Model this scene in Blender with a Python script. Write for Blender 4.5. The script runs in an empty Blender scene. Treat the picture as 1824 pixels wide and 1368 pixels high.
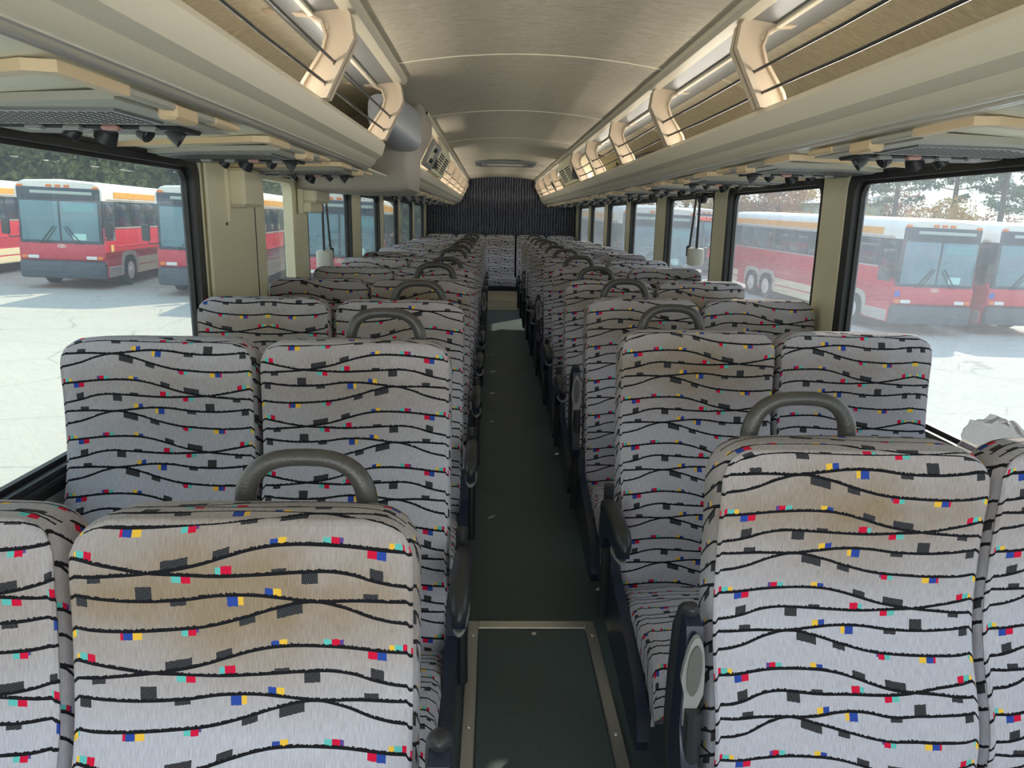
import bpy, bmesh, math, random
from mathutils import Vector, Matrix
R = math.radians
random.seed(7)
S = bpy.context.scene
COL = S.collection

# ------------------------------------------------------------------ camera, sky, sun, exposure
CAM = Vector((-.14, 0, 1.38))
yaw, pitch, roll = R(1.72), R(12.9), R(1.0)
fw = Vector((math.sin(yaw) * math.cos(pitch), math.cos(yaw) * math.cos(pitch), -math.sin(pitch)))
rt = fw.cross(Vector((0, 0, 1))).normalized()
up = rt.cross(fw)
rt2 = rt * math.cos(roll) + up * math.sin(roll)
up2 = -rt * math.sin(roll) + up * math.cos(roll)
cd = bpy.data.cameras.new('camera')
cam = bpy.data.objects.new('camera', cd)
COL.objects.link(cam)
m = Matrix((rt2, up2, -fw)).transposed().to_4x4()
m.translation = CAM
cam.matrix_world = m
cd.sensor_width = 36
cd.lens = 1300 / 1824 * 36
cd.clip_start = .03
cd.clip_end = 600
S.camera = cam

S.view_settings.view_transform = 'Standard'
S.view_settings.look = 'None'
S.view_settings.gamma = 1
S.view_settings.use_curve_mapping = False
S.view_settings.exposure = 1.3
S.cycles.diffuse_bounces = 6
S.cycles.max_bounces = 14
S.cycles.transparent_max_bounces = 16

W = bpy.data.worlds.new('sky')
S.world = W
W.use_nodes = True
nt = W.node_tree
nt.nodes.clear()
wo = nt.nodes.new('ShaderNodeOutputWorld')
bg = nt.nodes.new('ShaderNodeBackground')
tc = nt.nodes.new('ShaderNodeTexCoord')
sx = nt.nodes.new('ShaderNodeSeparateXYZ')
cr = nt.nodes.new('ShaderNodeValToRGB')
cr.color_ramp.elements[0].position = 0.0
cr.color_ramp.elements[0].color = (.60, .69, .70, 1)
cr.color_ramp.elements[1].position = .9
cr.color_ramp.elements[1].color = (.36, .55, .85, 1)
e = cr.color_ramp.elements.new(.3)
e.color = (.56, .68, .76, 1)
nt.links.new(tc.outputs['Generated'], sx.inputs[0])
nt.links.new(sx.outputs[2], cr.inputs[0])
nt.links.new(cr.outputs[0], bg.inputs[0])
nt.links.new(bg.outputs[0], wo.inputs[0])
bg.inputs[1].default_value = 1.8

sun = bpy.data.lights.new('sun', 'SUN')
sun.energy = 5.0
sun.angle = R(.6)
sun.color = (1, .92, .78)
so = bpy.data.objects.new('sun', sun)
COL.objects.link(so)
so.rotation_euler = Vector((.60 * math.cos(R(34)), .80 * math.cos(R(34)), math.sin(R(34)))).to_track_quat('Z', 'Y').to_euler()
so.location = (20, 20, 20)

# added fill lamp behind the camera, standing in for windscreen daylight
wl = bpy.data.lights.new('windscreen_fill_lamp', 'AREA')
wl.shape = 'RECTANGLE'
wl.size, wl.size_y = 2.2, 1.0
wl.energy = 7
wl.color = (1, .93, .86)
wo_ = bpy.data.objects.new('windscreen_fill_lamp', wl)
COL.objects.link(wo_)
wo_.location = (0, -2.2, .75)
wo_.rotation_euler = Vector((0, -.93, -.36)).to_track_quat('Z', 'Y').to_euler()
# added fill lamps hidden behind the rack rail lip to brighten the aisle ceiling
for sx_, y0_, y1_ in ((1, -2, 4.6), (1, 4.8, 11.5), (-1, -2, 3.15), (-1, 4.7, 11.5)):
    cl = bpy.data.lights.new('rack_fill_lamp', 'AREA')
    cl.shape = 'RECTANGLE'
    cl.size, cl.size_y = .03, (y1_ - y0_)
    cl.energy = .8 * (y1_ - y0_)
    cl.color = (1, .93, .82)
    co_ = bpy.data.objects.new('rack_fill_lamp', cl)
    COL.objects.link(co_)
    co_.location = (sx_ * .70, (y0_ + y1_) / 2, 1.70)
    co_.rotation_euler = Matrix((Vector((-.4, 0, .917)), Vector((0, 1, 0)), Vector((-.917, 0, -.4)))).transposed().to_euler() if sx_ < 0 else Matrix((Vector((-.4, 0, -.917)), Vector((0, 1, 0)), Vector((.917, 0, -.4)))).transposed().to_euler()

# ------------------------------------------------------------------ materials
MATS = {}


def N(t, kind, **kw):
    n = t.nodes.new(kind)
    for k, v in kw.items():
        if k.startswith('i_'):
            key = k[2:]
            key = int(key) if key.isdigit() else key
            n.inputs[key].default_value = v
        else:
            setattr(n, k, v)
    return n


def mth(t, op, a, b=None, c=None, clamp=False):
    n = t.nodes.new('ShaderNodeMath')
    n.operation = op
    n.use_clamp = clamp
    for i, v in enumerate((a, b, c)):
        if v is None:
            continue
        if isinstance(v, (int, float)):
            n.inputs[i].default_value = v
        else:
            t.links.new(v, n.inputs[i])
    return n.outputs[0]


def mix(t, f, a, b, kind='MIX'):
    n = t.nodes.new('ShaderNodeMixRGB')
    n.blend_type = kind
    for i, v in enumerate((f, a, b)):
        if isinstance(v, (int, float)):
            n.inputs[i].default_value = v
        elif isinstance(v, tuple):
            n.inputs[i].default_value = v if len(v) == 4 else (*v, 1)
        else:
            t.links.new(v, n.inputs[i])
    return n.outputs[0]


def base(name):
    mt = bpy.data.materials.new(name)
    mt.use_nodes = True
    t = mt.node_tree
    return mt, t, t.nodes['Principled BSDF']


def mat(name, col, rough=.5, metal=0, var=.06, scale=8, bump=0, bscale=200, stretch=None, emit=0, coat=0):
    """procedural paint / plastic / metal: slight colour mottling and fine relief"""
    if name in MATS:
        return MATS[name]
    mt, t, p = base(name)
    tc = N(t, 'ShaderNodeTexCoord')
    src = tc.outputs['Object']
    if stretch:
        mp = N(t, 'ShaderNodeMapping')
        mp.inputs['Scale'].default_value = stretch
        t.links.new(src, mp.inputs[0])
        src = mp.outputs[0]
    nz = N(t, 'ShaderNodeTexNoise', i_Scale=scale, i_Detail=4.0)
    t.links.new(src, nz.inputs['Vector'])
    f = mth(t, 'MULTIPLY_ADD', nz.outputs[0], var * 2, 1 - var)
    c = N(t, 'ShaderNodeVectorMath', operation='SCALE')
    c.inputs[0].default_value = col
    t.links.new(f, c.inputs['Scale'])
    t.links.new(c.outputs[0], p.inputs['Base Color'])
    p.inputs['Roughness'].default_value = rough
    p.inputs['Metallic'].default_value = metal
    if coat:
        p.inputs['Coat Weight'].default_value = coat
    if emit:
        t.links.new(c.outputs[0], p.inputs['Emission Color'])
        p.inputs['Emission Strength'].default_value = emit
    if bump:
        n2 = N(t, 'ShaderNodeTexNoise', i_Scale=bscale, i_Detail=2.0)
        t.links.new(src, n2.inputs['Vector'])
        b = N(t, 'ShaderNodeBump', i_Strength=bump, i_Distance=.002)
        t.links.new(n2.outputs[0], b.inputs['Height'])
        t.links.new(b.outputs[0], p.inputs['Normal'])
    MATS[name] = mt
    return mt


# ---- woven seat fabric: four wandering black lines with small woven blocks, repeated down the cloth
RED, TEAL, YEL, BLU, PUR, BLK = (.62, .012, .05), (.12, .50, .46), (.83, .50, .06), (.03, .07, .33), (.12, .06, .25), (.022, .022, .026)
LINES = [
    dict(pts=[(140, 462), (300, 428), (400, 398), (500, 385), (600, 388), (800, 400), (950, 406), (1100, 401), (1250, 394), (1400, 370), (1500, 350), (1585, 335)],
         up=[(262, 318, 50, BLK), (660, 725, 20, BLK), (890, 932, 42, RED), (932, 955, 36, TEAL), (1470, 1505, 40, RED), (1505, 1535, 36, TEAL), (1535, 1555, 30, YEL)],
         dn=[(530, 600, 52, BLK), (1060, 1098, 36, RED), (1098, 1135, 34, TEAL)]),
    dict(pts=[(140, 525), (350, 512), (550, 513), (700, 497), (800, 487), (950, 489), (1100, 508), (1300, 516), (1430, 508), (1540, 497), (1585, 499)],
         up=[(282, 345, 30, BLK), (682, 718, 38, YEL), (718, 750, 36, BLU), (1222, 1288, 62, BLK)],
         dn=[(845, 865, 45, YEL), (865, 908, 50, BLU), (1082, 1148, 26, BLK), (1490, 1545, 44, BLK)]),
    dict(pts=[(140, 622), (300, 588), (450, 535), (560, 515), (700, 540), (850, 585), (1000, 622), (1100, 634), (1400, 646), (1585, 630)],
         up=[],
         dn=[(600, 705, 48, BLK), (800, 868, 34, BLK), (1036, 1046, 22, PUR), (1046, 1080, 34, RED), (1080, 1110, 32, TEAL), (1272, 1310, 38, YEL), (1310, 1348, 38, BLU), (1348, 1362, 38, RED), (1540, 1552, 30, TEAL), (1552, 1584, 38, YEL)]),
    dict(pts=[(140, 747), (300, 728), (480, 711), (700, 710), (800, 725), (900, 752), (1050, 796), (1200, 823), (1400, 842), (1585, 850)],
         up=[(158, 180, 35, RED), (180, 218, 32, TEAL), (218, 236, 30, YEL), (428, 448, 32, PUR), (448, 482, 32, RED), (482, 515, 30, TEAL), (668, 700, 30, YEL), (700, 736, 25, BLU), (898, 968, 36, BLK), (1068, 1180, 42, BLK)],
         dn=[(252, 290, 42, BLU), (290, 330, 40, RED), (1430, 1486, 28, BLK)]),
]
PER = .136
PX = .45


def ramp(t, items, src):
    r = N(t, 'ShaderNodeValToRGB')
    cp = r.color_ramp
    cp.interpolation = 'CONSTANT'
    stops = []
    last = 0.0
    for a, b, h, c in items:
        a, b = (a - 140) / 1445, (b - 140) / 1445
        if a > last + .001 or not stops:
            stops.append((last, (0, 0, 0, 0)))
        if stops and abs(stops[-1][0] - a) < .001:
            stops[-1] = (a, (*c, h / 100))
        else:
            stops.append((a, (*c, h / 100)))
        last = b
    stops.append((last, (0, 0, 0, 0)))
    cp.elements[0].position = stops[0][0]
    cp.elements[0].color = stops[0][1]
    cp.elements.remove(cp.elements[1])
    for p, c in stops[1:]:
        e = cp.elements.new(min(p, 1))
        e.color = c
    t.links.new(src, r.inputs[0])
    return r.outputs


def make_fabric(name, tint=(.475, .462, .515), dark=False):
    mt, t, p = base(name)
    uv = N(t, 'ShaderNodeUVMap', uv_map='UVMap')
    sp = N(t, 'ShaderNodeSeparateXYZ')
    t.links.new(uv.outputs[0], sp.inputs[0])
    au = N(t, 'ShaderNodeAttribute', attribute_type='OBJECT', attribute_name='cloth_shift_across')
    av = N(t, 'ShaderNodeAttribute', attribute_type='OBJECT', attribute_name='cloth_shift_down')
    ast = N(t, 'ShaderNodeAttribute', attribute_type='OBJECT', attribute_name='soiling')
    tc = N(t, 'ShaderNodeTexCoord')
    u = mth(t, 'DIVIDE', sp.outputs[0], PX)
    u = mth(t, 'ADD', u, au.outputs['Fac'])
    u = mth(t, 'PINGPONG', u, 1.0)
    # ragged woven edges
    wn = N(t, 'ShaderNodeTexNoise', i_Scale=260.0, i_Detail=1.0)
    t.links.new(uv.outputs[0], wn.inputs['Vector'])
    jit = mth(t, 'MULTIPLY_ADD', wn.outputs[0], .02, -.01)
    v = mth(t, 'DIVIDE', sp.outputs[1], -PER)
    v = mth(t, 'ADD', v, av.outputs['Fac'])
    v = mth(t, 'ADD', v, jit)
    # ribbed ground
    rib = N(t, 'ShaderNodeTexNoise', i_Scale=1.0, i_Detail=2.0)
    mp = N(t, 'ShaderNodeMapping')
    mp.inputs['Scale'].default_value = (620, 60, 1)
    t.links.new(uv.outputs[0], mp.inputs[0])
    t.links.new(mp.outputs[0], rib.inputs['Vector'])
    ribv = mth(t, 'MULTIPLY_ADD', rib.outputs[0], .75, .62)
    blot = N(t, 'ShaderNodeTexNoise', i_Scale=7.0, i_Detail=4.0)
    t.links.new(tc.outputs['Object'], blot.inputs['Vector'])
    # greasy tan soiling at head height
    so_ = N(t, 'ShaderNodeSeparateXYZ')
    t.links.new(tc.outputs['Object'], so_.inputs[0])
    hz = mth(t, 'SUBTRACT', so_.outputs[2], .60)
    hz = mth(t, 'ABSOLUTE', hz)
    hz = mth(t, 'DIVIDE', hz, .19)
    hz = mth(t, 'SUBTRACT', 1.0, hz, clamp=True)
    hx = mth(t, 'ABSOLUTE', so_.outputs[0])
    hx = mth(t, 'DIVIDE', hx, .42)
    hx = mth(t, 'SUBTRACT', 1.15, hx, clamp=True)
    st = mth(t, 'MULTIPLY', hz, hx)
    bl = mth(t, 'MULTIPLY_ADD', blot.outputs[0], 1.4, .5)
    st = mth(t, 'MULTIPLY', st, bl)
    st = mth(t, 'MULTIPLY', st, ast.outputs['Fac'], clamp=True)
    g = mix(t, st, tint, (.30, .225, .155))
    gs = N(t, 'ShaderNodeVectorMath', operation='SCALE')
    t.links.new(g, gs.inputs[0])
    t.links.new(ribv, gs.inputs['Scale'])
    col = gs.outputs[0]
    # hatch of the black blocks
    hm = N(t, 'ShaderNodeTexChecker', i_Scale=520.0)
    hm.inputs['Color1'].default_value = (.02, .02, .024, 1)
    hm.inputs['Color2'].default_value = (.075, .073, .078, 1)
    mp2 = N(t, 'ShaderNodeMapping')
    mp2.inputs['Rotation'].default_value = (0, 0, .5)
    t.links.new(uv.outputs[0], mp2.inputs[0])
    t.links.new(mp2.outputs[0], hm.inputs['Vector'])
    for L in LINES:
        fc = N(t, 'ShaderNodeFloatCurve')
        cv = fc.mapping.curves[0]
        pts = [((x - 140) / 1445, (y - 300) / 600) for x, y in L['pts']]
        cv.points[0].location = pts[0]
        cv.points[1].location = pts[-1]
        for q in pts[1:-1]:
            cv.points.new(*q)
        fc.mapping.update()
        t.links.new(u, fc.inputs[1])
        c = mth(t, 'MULTIPLY_ADD', fc.outputs[0], 600 / 432, 300 / 432)
        d = mth(t, 'SUBTRACT', v, c)
        d = mth(t, 'ADD', d, .5)
        d = mth(t, 'FLOORED_MODULO', d, 1.0)
        d = mth(t, 'SUBTRACT', d, .5)
        for key, sg in (('up', -1), ('dn', 1)):
            if not L[key]:
                continue
            ro = ramp(t, L[key], u)
            dd = mth(t, 'MULTIPLY', d, sg)
            hh = mth(t, 'MULTIPLY', ro[1], 100 / 432)
            a = mth(t, 'LESS_THAN', dd, hh)
            b = mth(t, 'GREATER_THAN', dd, 0.0)
            mk = mth(t, 'MULTIPLY', a, b)
            # black blocks get the hatch
            lum = N(t, 'ShaderNodeSeparateXYZ')
            t.links.new(ro[0], lum.inputs[0])
            isb = mth(t, 'ADD', lum.outputs[0], lum.outputs[1])
            isb = mth(t, 'LESS_THAN', isb, .06)
            cc = mix(t, isb, ro[0], hm.outputs[0])
            col = mix(t, mk, col, cc)
        ad = mth(t, 'ABSOLUTE', d)
        wv = mth(t, 'MULTIPLY_ADD', wn.outputs[0], .022, .0075)
        ml = mth(t, 'LESS_THAN', ad, wv)
        col = mix(t, ml, col, (.014, .014, .017))
    t.links.new(col, p.inputs['Base Color'])
    p.inputs['Roughness'].default_value = .95
    p.inputs['Specular IOR Level'].default_value = .05
    p.inputs['Sheen Weight'].default_value = .04
    p.inputs['Sheen Roughness'].default_value = .5
    bn = N(t, 'ShaderNodeBump', i_Strength=.35, i_Distance=.0012)
    t.links.new(rib.outputs[0], bn.inputs['Height'])
    b2 = N(t, 'ShaderNodeBump', i_Strength=.5, i_Distance=.012)
    t.links.new(blot.outputs[0], b2.inputs['Height'])
    t.links.new(b2.outputs[0], bn.inputs['Normal'])
    t.links.new(bn.outputs[0], p.inputs['Normal'])
    return mt


FAB = make_fabric('patterned_moquette')


def make_ceiling():
    mt, t, p = base('swirled_ceiling_laminate')
    tc = N(t, 'ShaderNodeTexCoord')
    mp = N(t, 'ShaderNodeMapping')
    mp.inputs['Scale'].default_value = (2.2, 9, 5)
    t.links.new(tc.outputs['Object'], mp.inputs[0])
    n1 = N(t, 'ShaderNodeTexNoise', i_Scale=4.5, i_Detail=9.0, i_Roughness=.7, i_Distortion=2.6)
    t.links.new(mp.outputs[0], n1.inputs['Vector'])
    n2 = N(t, 'ShaderNodeTexNoise', i_Scale=1.2, i_Detail=3.0)
    t.links.new(tc.outputs['Object'], n2.inputs['Vector'])
    r = N(t, 'ShaderNodeValToRGB')
    r.color_ramp.elements[0].position = .32
    r.color_ramp.elements[0].color = (.33, .285, .205, 1)
    r.color_ramp.elements[1].position = .7
    r.color_ramp.elements[1].color = (.72, .66, .53, 1)
    t.links.new(n1.outputs[0], r.inputs[0])
    c = mix(t, mth(t, 'MULTIPLY', n2.outputs[0], .6), r.outputs[0], (.54, .49, .385))
    t.links.new(c, p.inputs['Base Color'])
    p.inputs['Roughness'].default_value = .68
    return mt


CEIL = make_ceiling()


def make_rearfab():
    mt, t, p = base('dark_patterned_wall_carpet')
    tc = N(t, 'ShaderNodeTexCoord')
    mp = N(t, 'ShaderNodeMapping')
    mp.inputs['Rotation'].default_value = (R(90), 0, 0)
    t.links.new(tc.outputs['Object'], mp.inputs[0])
    wv = N(t, 'ShaderNodeTexWave', i_Scale=7.5, i_Distortion=3.5, i_Detail=2.0)
    wv.inputs['Detail Scale'].default_value = 1.6
    wv.bands_direction = 'X'
    mp2 = N(t, 'ShaderNodeMapping')
    mp2.inputs['Scale'].default_value = (1, 1, .35)
    t.links.new(tc.outputs['Object'], mp2.inputs[0])
    t.links.new(mp2.outputs[0], wv.inputs['Vector'])
    n3 = N(t, 'ShaderNodeTexNoise', i_Scale=22.0, i_Detail=3.0)
    t.links.new(tc.outputs['Object'], n3.inputs['Vector'])
    k = mth(t, 'GREATER_THAN', mth(t, 'MULTIPLY', wv.outputs[1], mth(t, 'ADD', n3.outputs[0], .5)), .66)
    c = mix(t, k, (.115, .118, .15), (.014, .014, .02))
    vo = N(t, 'ShaderNodeTexVoronoi', i_Scale=13.0, i_Randomness=.35)
    t.links.new(tc.outputs['Object'], vo.inputs['Vector'])
    dm = mth(t, 'LESS_THAN', vo.outputs['Distance'], .15)
    hs = N(t, 'ShaderNodeMixRGB')
    c2 = mix(t, .7, vo.outputs['Color'], (.3, .3, .3))
    c = mix(t, mth(t, 'MULTIPLY', dm, .45), c, c2)
    t.nodes.remove(hs)
    t.links.new(c, p.inputs['Base Color'])
    p.inputs['Roughness'].default_value = .95
    return mt


REAR = make_rearfab()


def make_floor():
    mt, t, p = base('speckled_floor_vinyl')
    tc = N(t, 'ShaderNodeTexCoord')
    vo = N(t, 'ShaderNodeTexVoronoi', i_Scale=170.0)
    t.links.new(tc.outputs['Object'], vo.inputs['Vector'])
    k = mth(t, 'LESS_THAN', vo.outputs['Distance'], .16)
    nz = N(t, 'ShaderNodeTexNoise', i_Scale=3.0, i_Detail=5.0)
    t.links.new(tc.outputs['Object'], nz.inputs['Vector'])
    b = mix(t, nz.outputs[0], (.060, .092, .096), (.10, .142, .145))
    c = mix(t, k, b, (.25, .29, .29))
    t.links.new(c, p.inputs['Base Color'])
    r = mth(t, 'MULTIPLY_ADD', nz.outputs[0], .3, .32)
    t.links.new(r, p.inputs['Roughness'])
    return mt


FLOOR = make_floor()


def make_glass(name, tint, dust, seedo):
    mt = bpy.data.materials.new(name)
    mt.use_nodes = True
    t = mt.node_tree
    t.nodes.clear()
    out = N(t, 'ShaderNodeOutputMaterial')
    tr = N(t, 'ShaderNodeBsdfTransparent')
    tr.inputs[0].default_value = (*tint, 1)
    gl = N(t, 'ShaderNodeBsdfGlossy')
    gl.inputs['Roughness'].default_value = .02
    fr = N(t, 'ShaderNodeLayerWeight', i_Blend=.5)
    m1 = N(t, 'ShaderNodeMixShader')
    frs = mth(t, 'POWER', fr.outputs['Facing'], 5.0)
    frs = mth(t, 'MULTIPLY_ADD', frs, .75, .03)
    t.links.new(frs, m1.inputs[0])
    t.links.new(tr.outputs[0], m1.inputs[1])
    t.links.new(gl.outputs[0], m1.inputs[2])
    df = N(t, 'ShaderNodeBsdfDiffuse')
    df.inputs[0].default_value = (.74, .78, .82, 1)
    tl = N(t, 'ShaderNodeBsdfTranslucent')
    tl.inputs[0].default_value = (.74, .78, .84, 1)
    m2 = N(t, 'ShaderNodeMixShader')
    m2.inputs[0].default_value = .6
    t.links.new(df.outputs[0], m2.inputs[1])
    t.links.new(tl.outputs[0], m2.inputs[2])
    tc = N(t, 'ShaderNodeTexCoord')
    mp = N(t, 'ShaderNodeMapping')
    mp.inputs['Scale'].default_value = (1, 9, 1.6)
    mp.inputs['Location'].default_value = (seedo, seedo, 0)
    t.links.new(tc.outputs['Object'], mp.inputs[0])
    n1 = N(t, 'ShaderNodeTexNoise', i_Scale=3.0, i_Detail=7.0, i_Roughness=.65)
    t.links.new(mp.outputs[0], n1.inputs['Vector'])
    n2 = N(t, 'ShaderNodeTexNoise', i_Scale=1.3, i_Detail=3.0)
    t.links.new(tc.outputs['Object'], n2.inputs['Vector'])
    a = mth(t, 'MULTIPLY_ADD', n1.outputs[0], .7, .3)
    a = mth(t, 'ADD', a, n2.outputs[0])
    a = mth(t, 'MULTIPLY', a, dust, clamp=True)
    vo = N(t, 'ShaderNodeTexVoronoi', i_Scale=60.0)
    t.links.new(tc.outputs['Object'], vo.inputs['Vector'])
    sp = mth(t, 'LESS_THAN', vo.outputs['Distance'], .06)
    sp = mth(t, 'MULTIPLY', sp, dust * 1.5)
    a = mth(t, 'ADD', a, sp, clamp=True)
    m3 = N(t, 'ShaderNodeMixShader')
    t.links.new(a, m3.inputs[0])
    t.links.new(m1.outputs[0], m3.inputs[1])
    t.links.new(m2.outputs[0], m3.inputs[2])
    t.links.new(m3.outputs[0], out.inputs[0])
    return mt


GLASS_L = make_glass('tinted_glass_left', (.69, .69, .645), .045, 0)
GLASS_R = make_glass('dusty_tinted_glass_right', (.66, .66, .645), .08, 3.3)


def make_ground():
    mt, t, p = base('sunlit_worn_asphalt')
    tc = N(t, 'ShaderNodeTexCoord')
    n1 = N(t, 'ShaderNodeTexNoise', i_Scale=.25, i_Detail=6.0)
    n2 = N(t, 'ShaderNodeTexNoise', i_Scale=35.0, i_Detail=4.0, i_Roughness=.7)
    for n in (n1, n2):
        t.links.new(tc.outputs['Object'], n.inputs['Vector'])
    nd = N(t, 'ShaderNodeTexNoise', i_Scale=1.2, i_Detail=5.0)
    t.links.new(tc.outputs['Object'], nd.inputs['Vector'])
    md = mix(t, .25, tc.outputs['Object'], nd.outputs['Color'], 'ADD')
    vo = N(t, 'ShaderNodeTexVoronoi', i_Scale=.45)
    vo.feature = 'DISTANCE_TO_EDGE'
    t.links.new(md, vo.inputs['Vector'])
    cr_ = mth(t, 'LESS_THAN', vo.outputs['Distance'], .006)
    c = mix(t, n1.outputs[0], (.40, .39, .34), (.52, .50, .44))
    sp = mth(t, 'MULTIPLY_ADD', n2.outputs[0], .5, .75)
    cs = N(t, 'ShaderNodeVectorMath', operation='SCALE')
    t.links.new(c, cs.inputs[0])
    t.links.new(sp, cs.inputs['Scale'])
    c = mix(t, mth(t, 'MULTIPLY', cr_, .6), cs.outputs[0], (.2, .2, .18))
    t.links.new(c, p.inputs['Base Color'])
    p.inputs['Roughness'].default_value = .95
    return mt


GROUND = make_ground()

CREAM = mat('cream_moulding', (.78, .71, .50), .45, bump=.15, bscale=400)
CREAM2 = mat('pale_cream_soffit_vinyl', (.84, .80, .62), .5, bump=.25, bscale=350, var=.04)
TAN = mat('tan_plastic', (.66, .50, .30), .45)
BRKT = mat('beige_bracket_plastic', (.62, .51, .38), .5)
RAIL = mat('satin_rack_extrusion', (.72, .67, .53), .36, metal=.15, stretch=(40, .3, 40), var=.05)
RAILD = mat('grey_channel', (.22, .23, .23), .4, metal=.2)
ALU = mat('brushed_aluminium', (.80, .79, .75), .3, metal=.8, stretch=(60, 1, 60))
RUB = mat('black_window_rubber', (.018, .018, .018), .45)
BLKP = mat('black_plastic', (.025, .026, .028), .38, bump=.2, bscale=500)
NAVY = mat('navy_plastic', (.014, .021, .040), .3)
GREYP = mat('grey_plastic', (.30, .295, .28), .33)
HAND = mat('worn_grey_handle', (.060, .056, .051), .32, bump=.35, bscale=300, var=.2, scale=20)
ENDC = mat('taupe_end_moulding', (.38, .34, .29), .5, bump=.2, bscale=300)
POD = mat('blue_grey_pod', (.38, .41, .45), .4)
GRILL = mat('grey_speaker_panel', (.40, .385, .32), .5)
DKGR = mat('dark_grille_holes', (.04, .04, .04), .7)
LENS = mat('clear_lamp_lens', (.75, .75, .70), .12)
WHITEP = mat('off_white_plastic', (.72, .70, .62), .4)
SHELL = mat('dark_seat_shell', (.06, .06, .065), .5)
STEEL = mat('step_edge_metal', (.55, .47, .34), .35, metal=.8, var=.15, scale=30)
SILL = mat('painted_sill_metal', (.60, .64, .68), .3, metal=.4)
WALLM = mat('grey_side_panel', (.42, .42, .40), .55)


# ------------------------------------------------------------------ mesh helpers
class MB:
    def __init__(s):
        s.v, s.f, s.uv = [], [], {}

    def add(s, vs, fs):
        o = len(s.v)
        s.v += [tuple(q) for q in vs]
        s.f += [tuple(i + o for i in f) for f in fs]
        return s

    def box(s, x0, x1, y0, y1, z0, z1, c=0.0, M=None):
        x0, x1 = min(x0, x1), max(x0, x1)
        y0, y1 = min(y0, y1), max(y0, y1)
        z0, z1 = min(z0, z1), max(z0, z1)
        c = min(c, (x1 - x0) * .49, (y1 - y0) * .49, (z1 - z0) * .49)
        bm = bmesh.new()
        bmesh.ops.create_cube(bm, size=1)
        for v in bm.verts:
            v.co = Vector((x0 if v.co.x < 0 else x1, y0 if v.co.y < 0 else y1, z0 if v.co.z < 0 else z1))
        if c > 0:
            bmesh.ops.bevel(bm, geom=bm.edges[:], offset=c, segments=2 if c > .012 else 1, affect='EDGES', profile=.5)
        vs = [(M @ v.co if M else v.co.copy()) for v in bm.verts]
        bm.verts.index_update()
        fs = [[v.index for v in f.verts] for f in bm.faces]
        bm.free()
        return s.add(vs, fs)

    def cyl(s, p0, p1, r0, r1=None, n=14, cap=True):
        r1 = r0 if r1 is None else r1
        p0, p1 = Vector(p0), Vector(p1)
        d = (p1 - p0).normalized()
        a = d.orthogonal().normalized()
        b = d.cross(a)
        vs = []
        for p, r in ((p0, r0), (p1, r1)):
            for i in range(n):
                t = 2 * math.pi * i / n
                vs.append(p + a * (r * math.cos(t)) + b * (r * math.sin(t)))
        fs = [(i, (i + 1) % n, n + (i + 1) % n, n + i) for i in range(n)]
        if cap:
            fs += [tuple(range(n - 1, -1, -1)), tuple(range(n, 2 * n))]
        return s.add(vs, fs)

    def tube(s, path, r, n=10, sx=1.0, cap=True):
        path = [Vector(p) for p in path]
        rs = r if isinstance(r, (list, tuple)) else [r] * len(path)
        vs, fs = [], []
        ref = None
        for i, p in enumerate(path):
            d = (path[min(i + 1, len(path) - 1)] - path[max(i - 1, 0)]).normalized()
            if ref is None:
                ref = d.orthogonal().normalized()
            a = (ref - d * ref.dot(d)).normalized()
            ref = a
            b = d.cross(a)
            for k in range(n):
                t = 2 * math.pi * k / n
                vs.append(p + a * (rs[i] * math.cos(t) * sx) + b * (rs[i] * math.sin(t)))
        for i in range(len(path) - 1):
            for k in range(n):
                fs.append((i * n + k, i * n + (k + 1) % n, (i + 1) * n + (k + 1) % n, (i + 1) * n + k))
        if cap:
            fs += [tuple(range(n - 1, -1, -1)), tuple(range((len(path) - 1) * n, len(path) * n))]
        return s.add(vs, fs)

    def prism(s, prof, axis, a, b, close=True):
        """extrude a 2D outline; axis 'y': prof=(x,z); 'x': prof=(y,z); 'z': prof=(x,y)"""
        def P(u, v, w):
            return {'y': (u, w, v), 'x': (w, u, v), 'z': (u, v, w)}[axis]
        n = len(prof)
        vs = [P(u, v, a) for u, v in prof] + [P(u, v, b) for u, v in prof]
        m_ = n if close else n - 1
        fs = [(i, (i + 1) % n, n + (i + 1) % n, n + i) for i in range(m_)]
        if close:
            fs += [tuple(range(n - 1, -1, -1)), tuple(range(n, 2 * n))]
        return s.add(vs, fs)

    def sphere(s, c, r, nu=12, nv=8, sc=(1, 1, 1)):
        vs, fs = [], []
        for j in range(1, nv):
            ph = math.pi * j / nv
            for i in range(nu):
                th = 2 * math.pi * i / nu
                vs.append((c[0] + r * sc[0] * math.sin(ph) * math.cos(th), c[1] + r * sc[1] * math.sin(ph) * math.sin(th), c[2] + r * sc[2] * math.cos(ph)))
        for j in range(nv - 2):
            for i in range(nu):
                fs.append((j * nu + i, (j + 1) * nu + i, (j + 1) * nu + (i + 1) % nu, j * nu + (i + 1) % nu))
        t = len(vs)
        vs += [(c[0], c[1], c[2] + r * sc[2]), (c[0], c[1], c[2] - r * sc[2])]
        for i in range(nu):
            fs.append((t, i, (i + 1) % nu))
            fs.append((t + 1, (nv - 2) * nu + (i + 1) % nu, (nv - 2) * nu + i))
        return s.add(vs, fs)

    def mesh(s, name, material, smooth=True, ang=35):
        me = bpy.data.meshes.new(name)
        me.from_pydata(s.v, [], s.f)
        bm = bmesh.new()
        bm.from_mesh(me)
        bmesh.ops.recalc_face_normals(bm, faces=bm.faces[:])
        bm.to_mesh(me)
        bm.free()
        if smooth:
            me.polygons.foreach_set('use_smooth', [True] * len(me.polygons))
            me.set_sharp_from_angle(angle=R(ang))
        me.materials.append(material)
        return me

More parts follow.
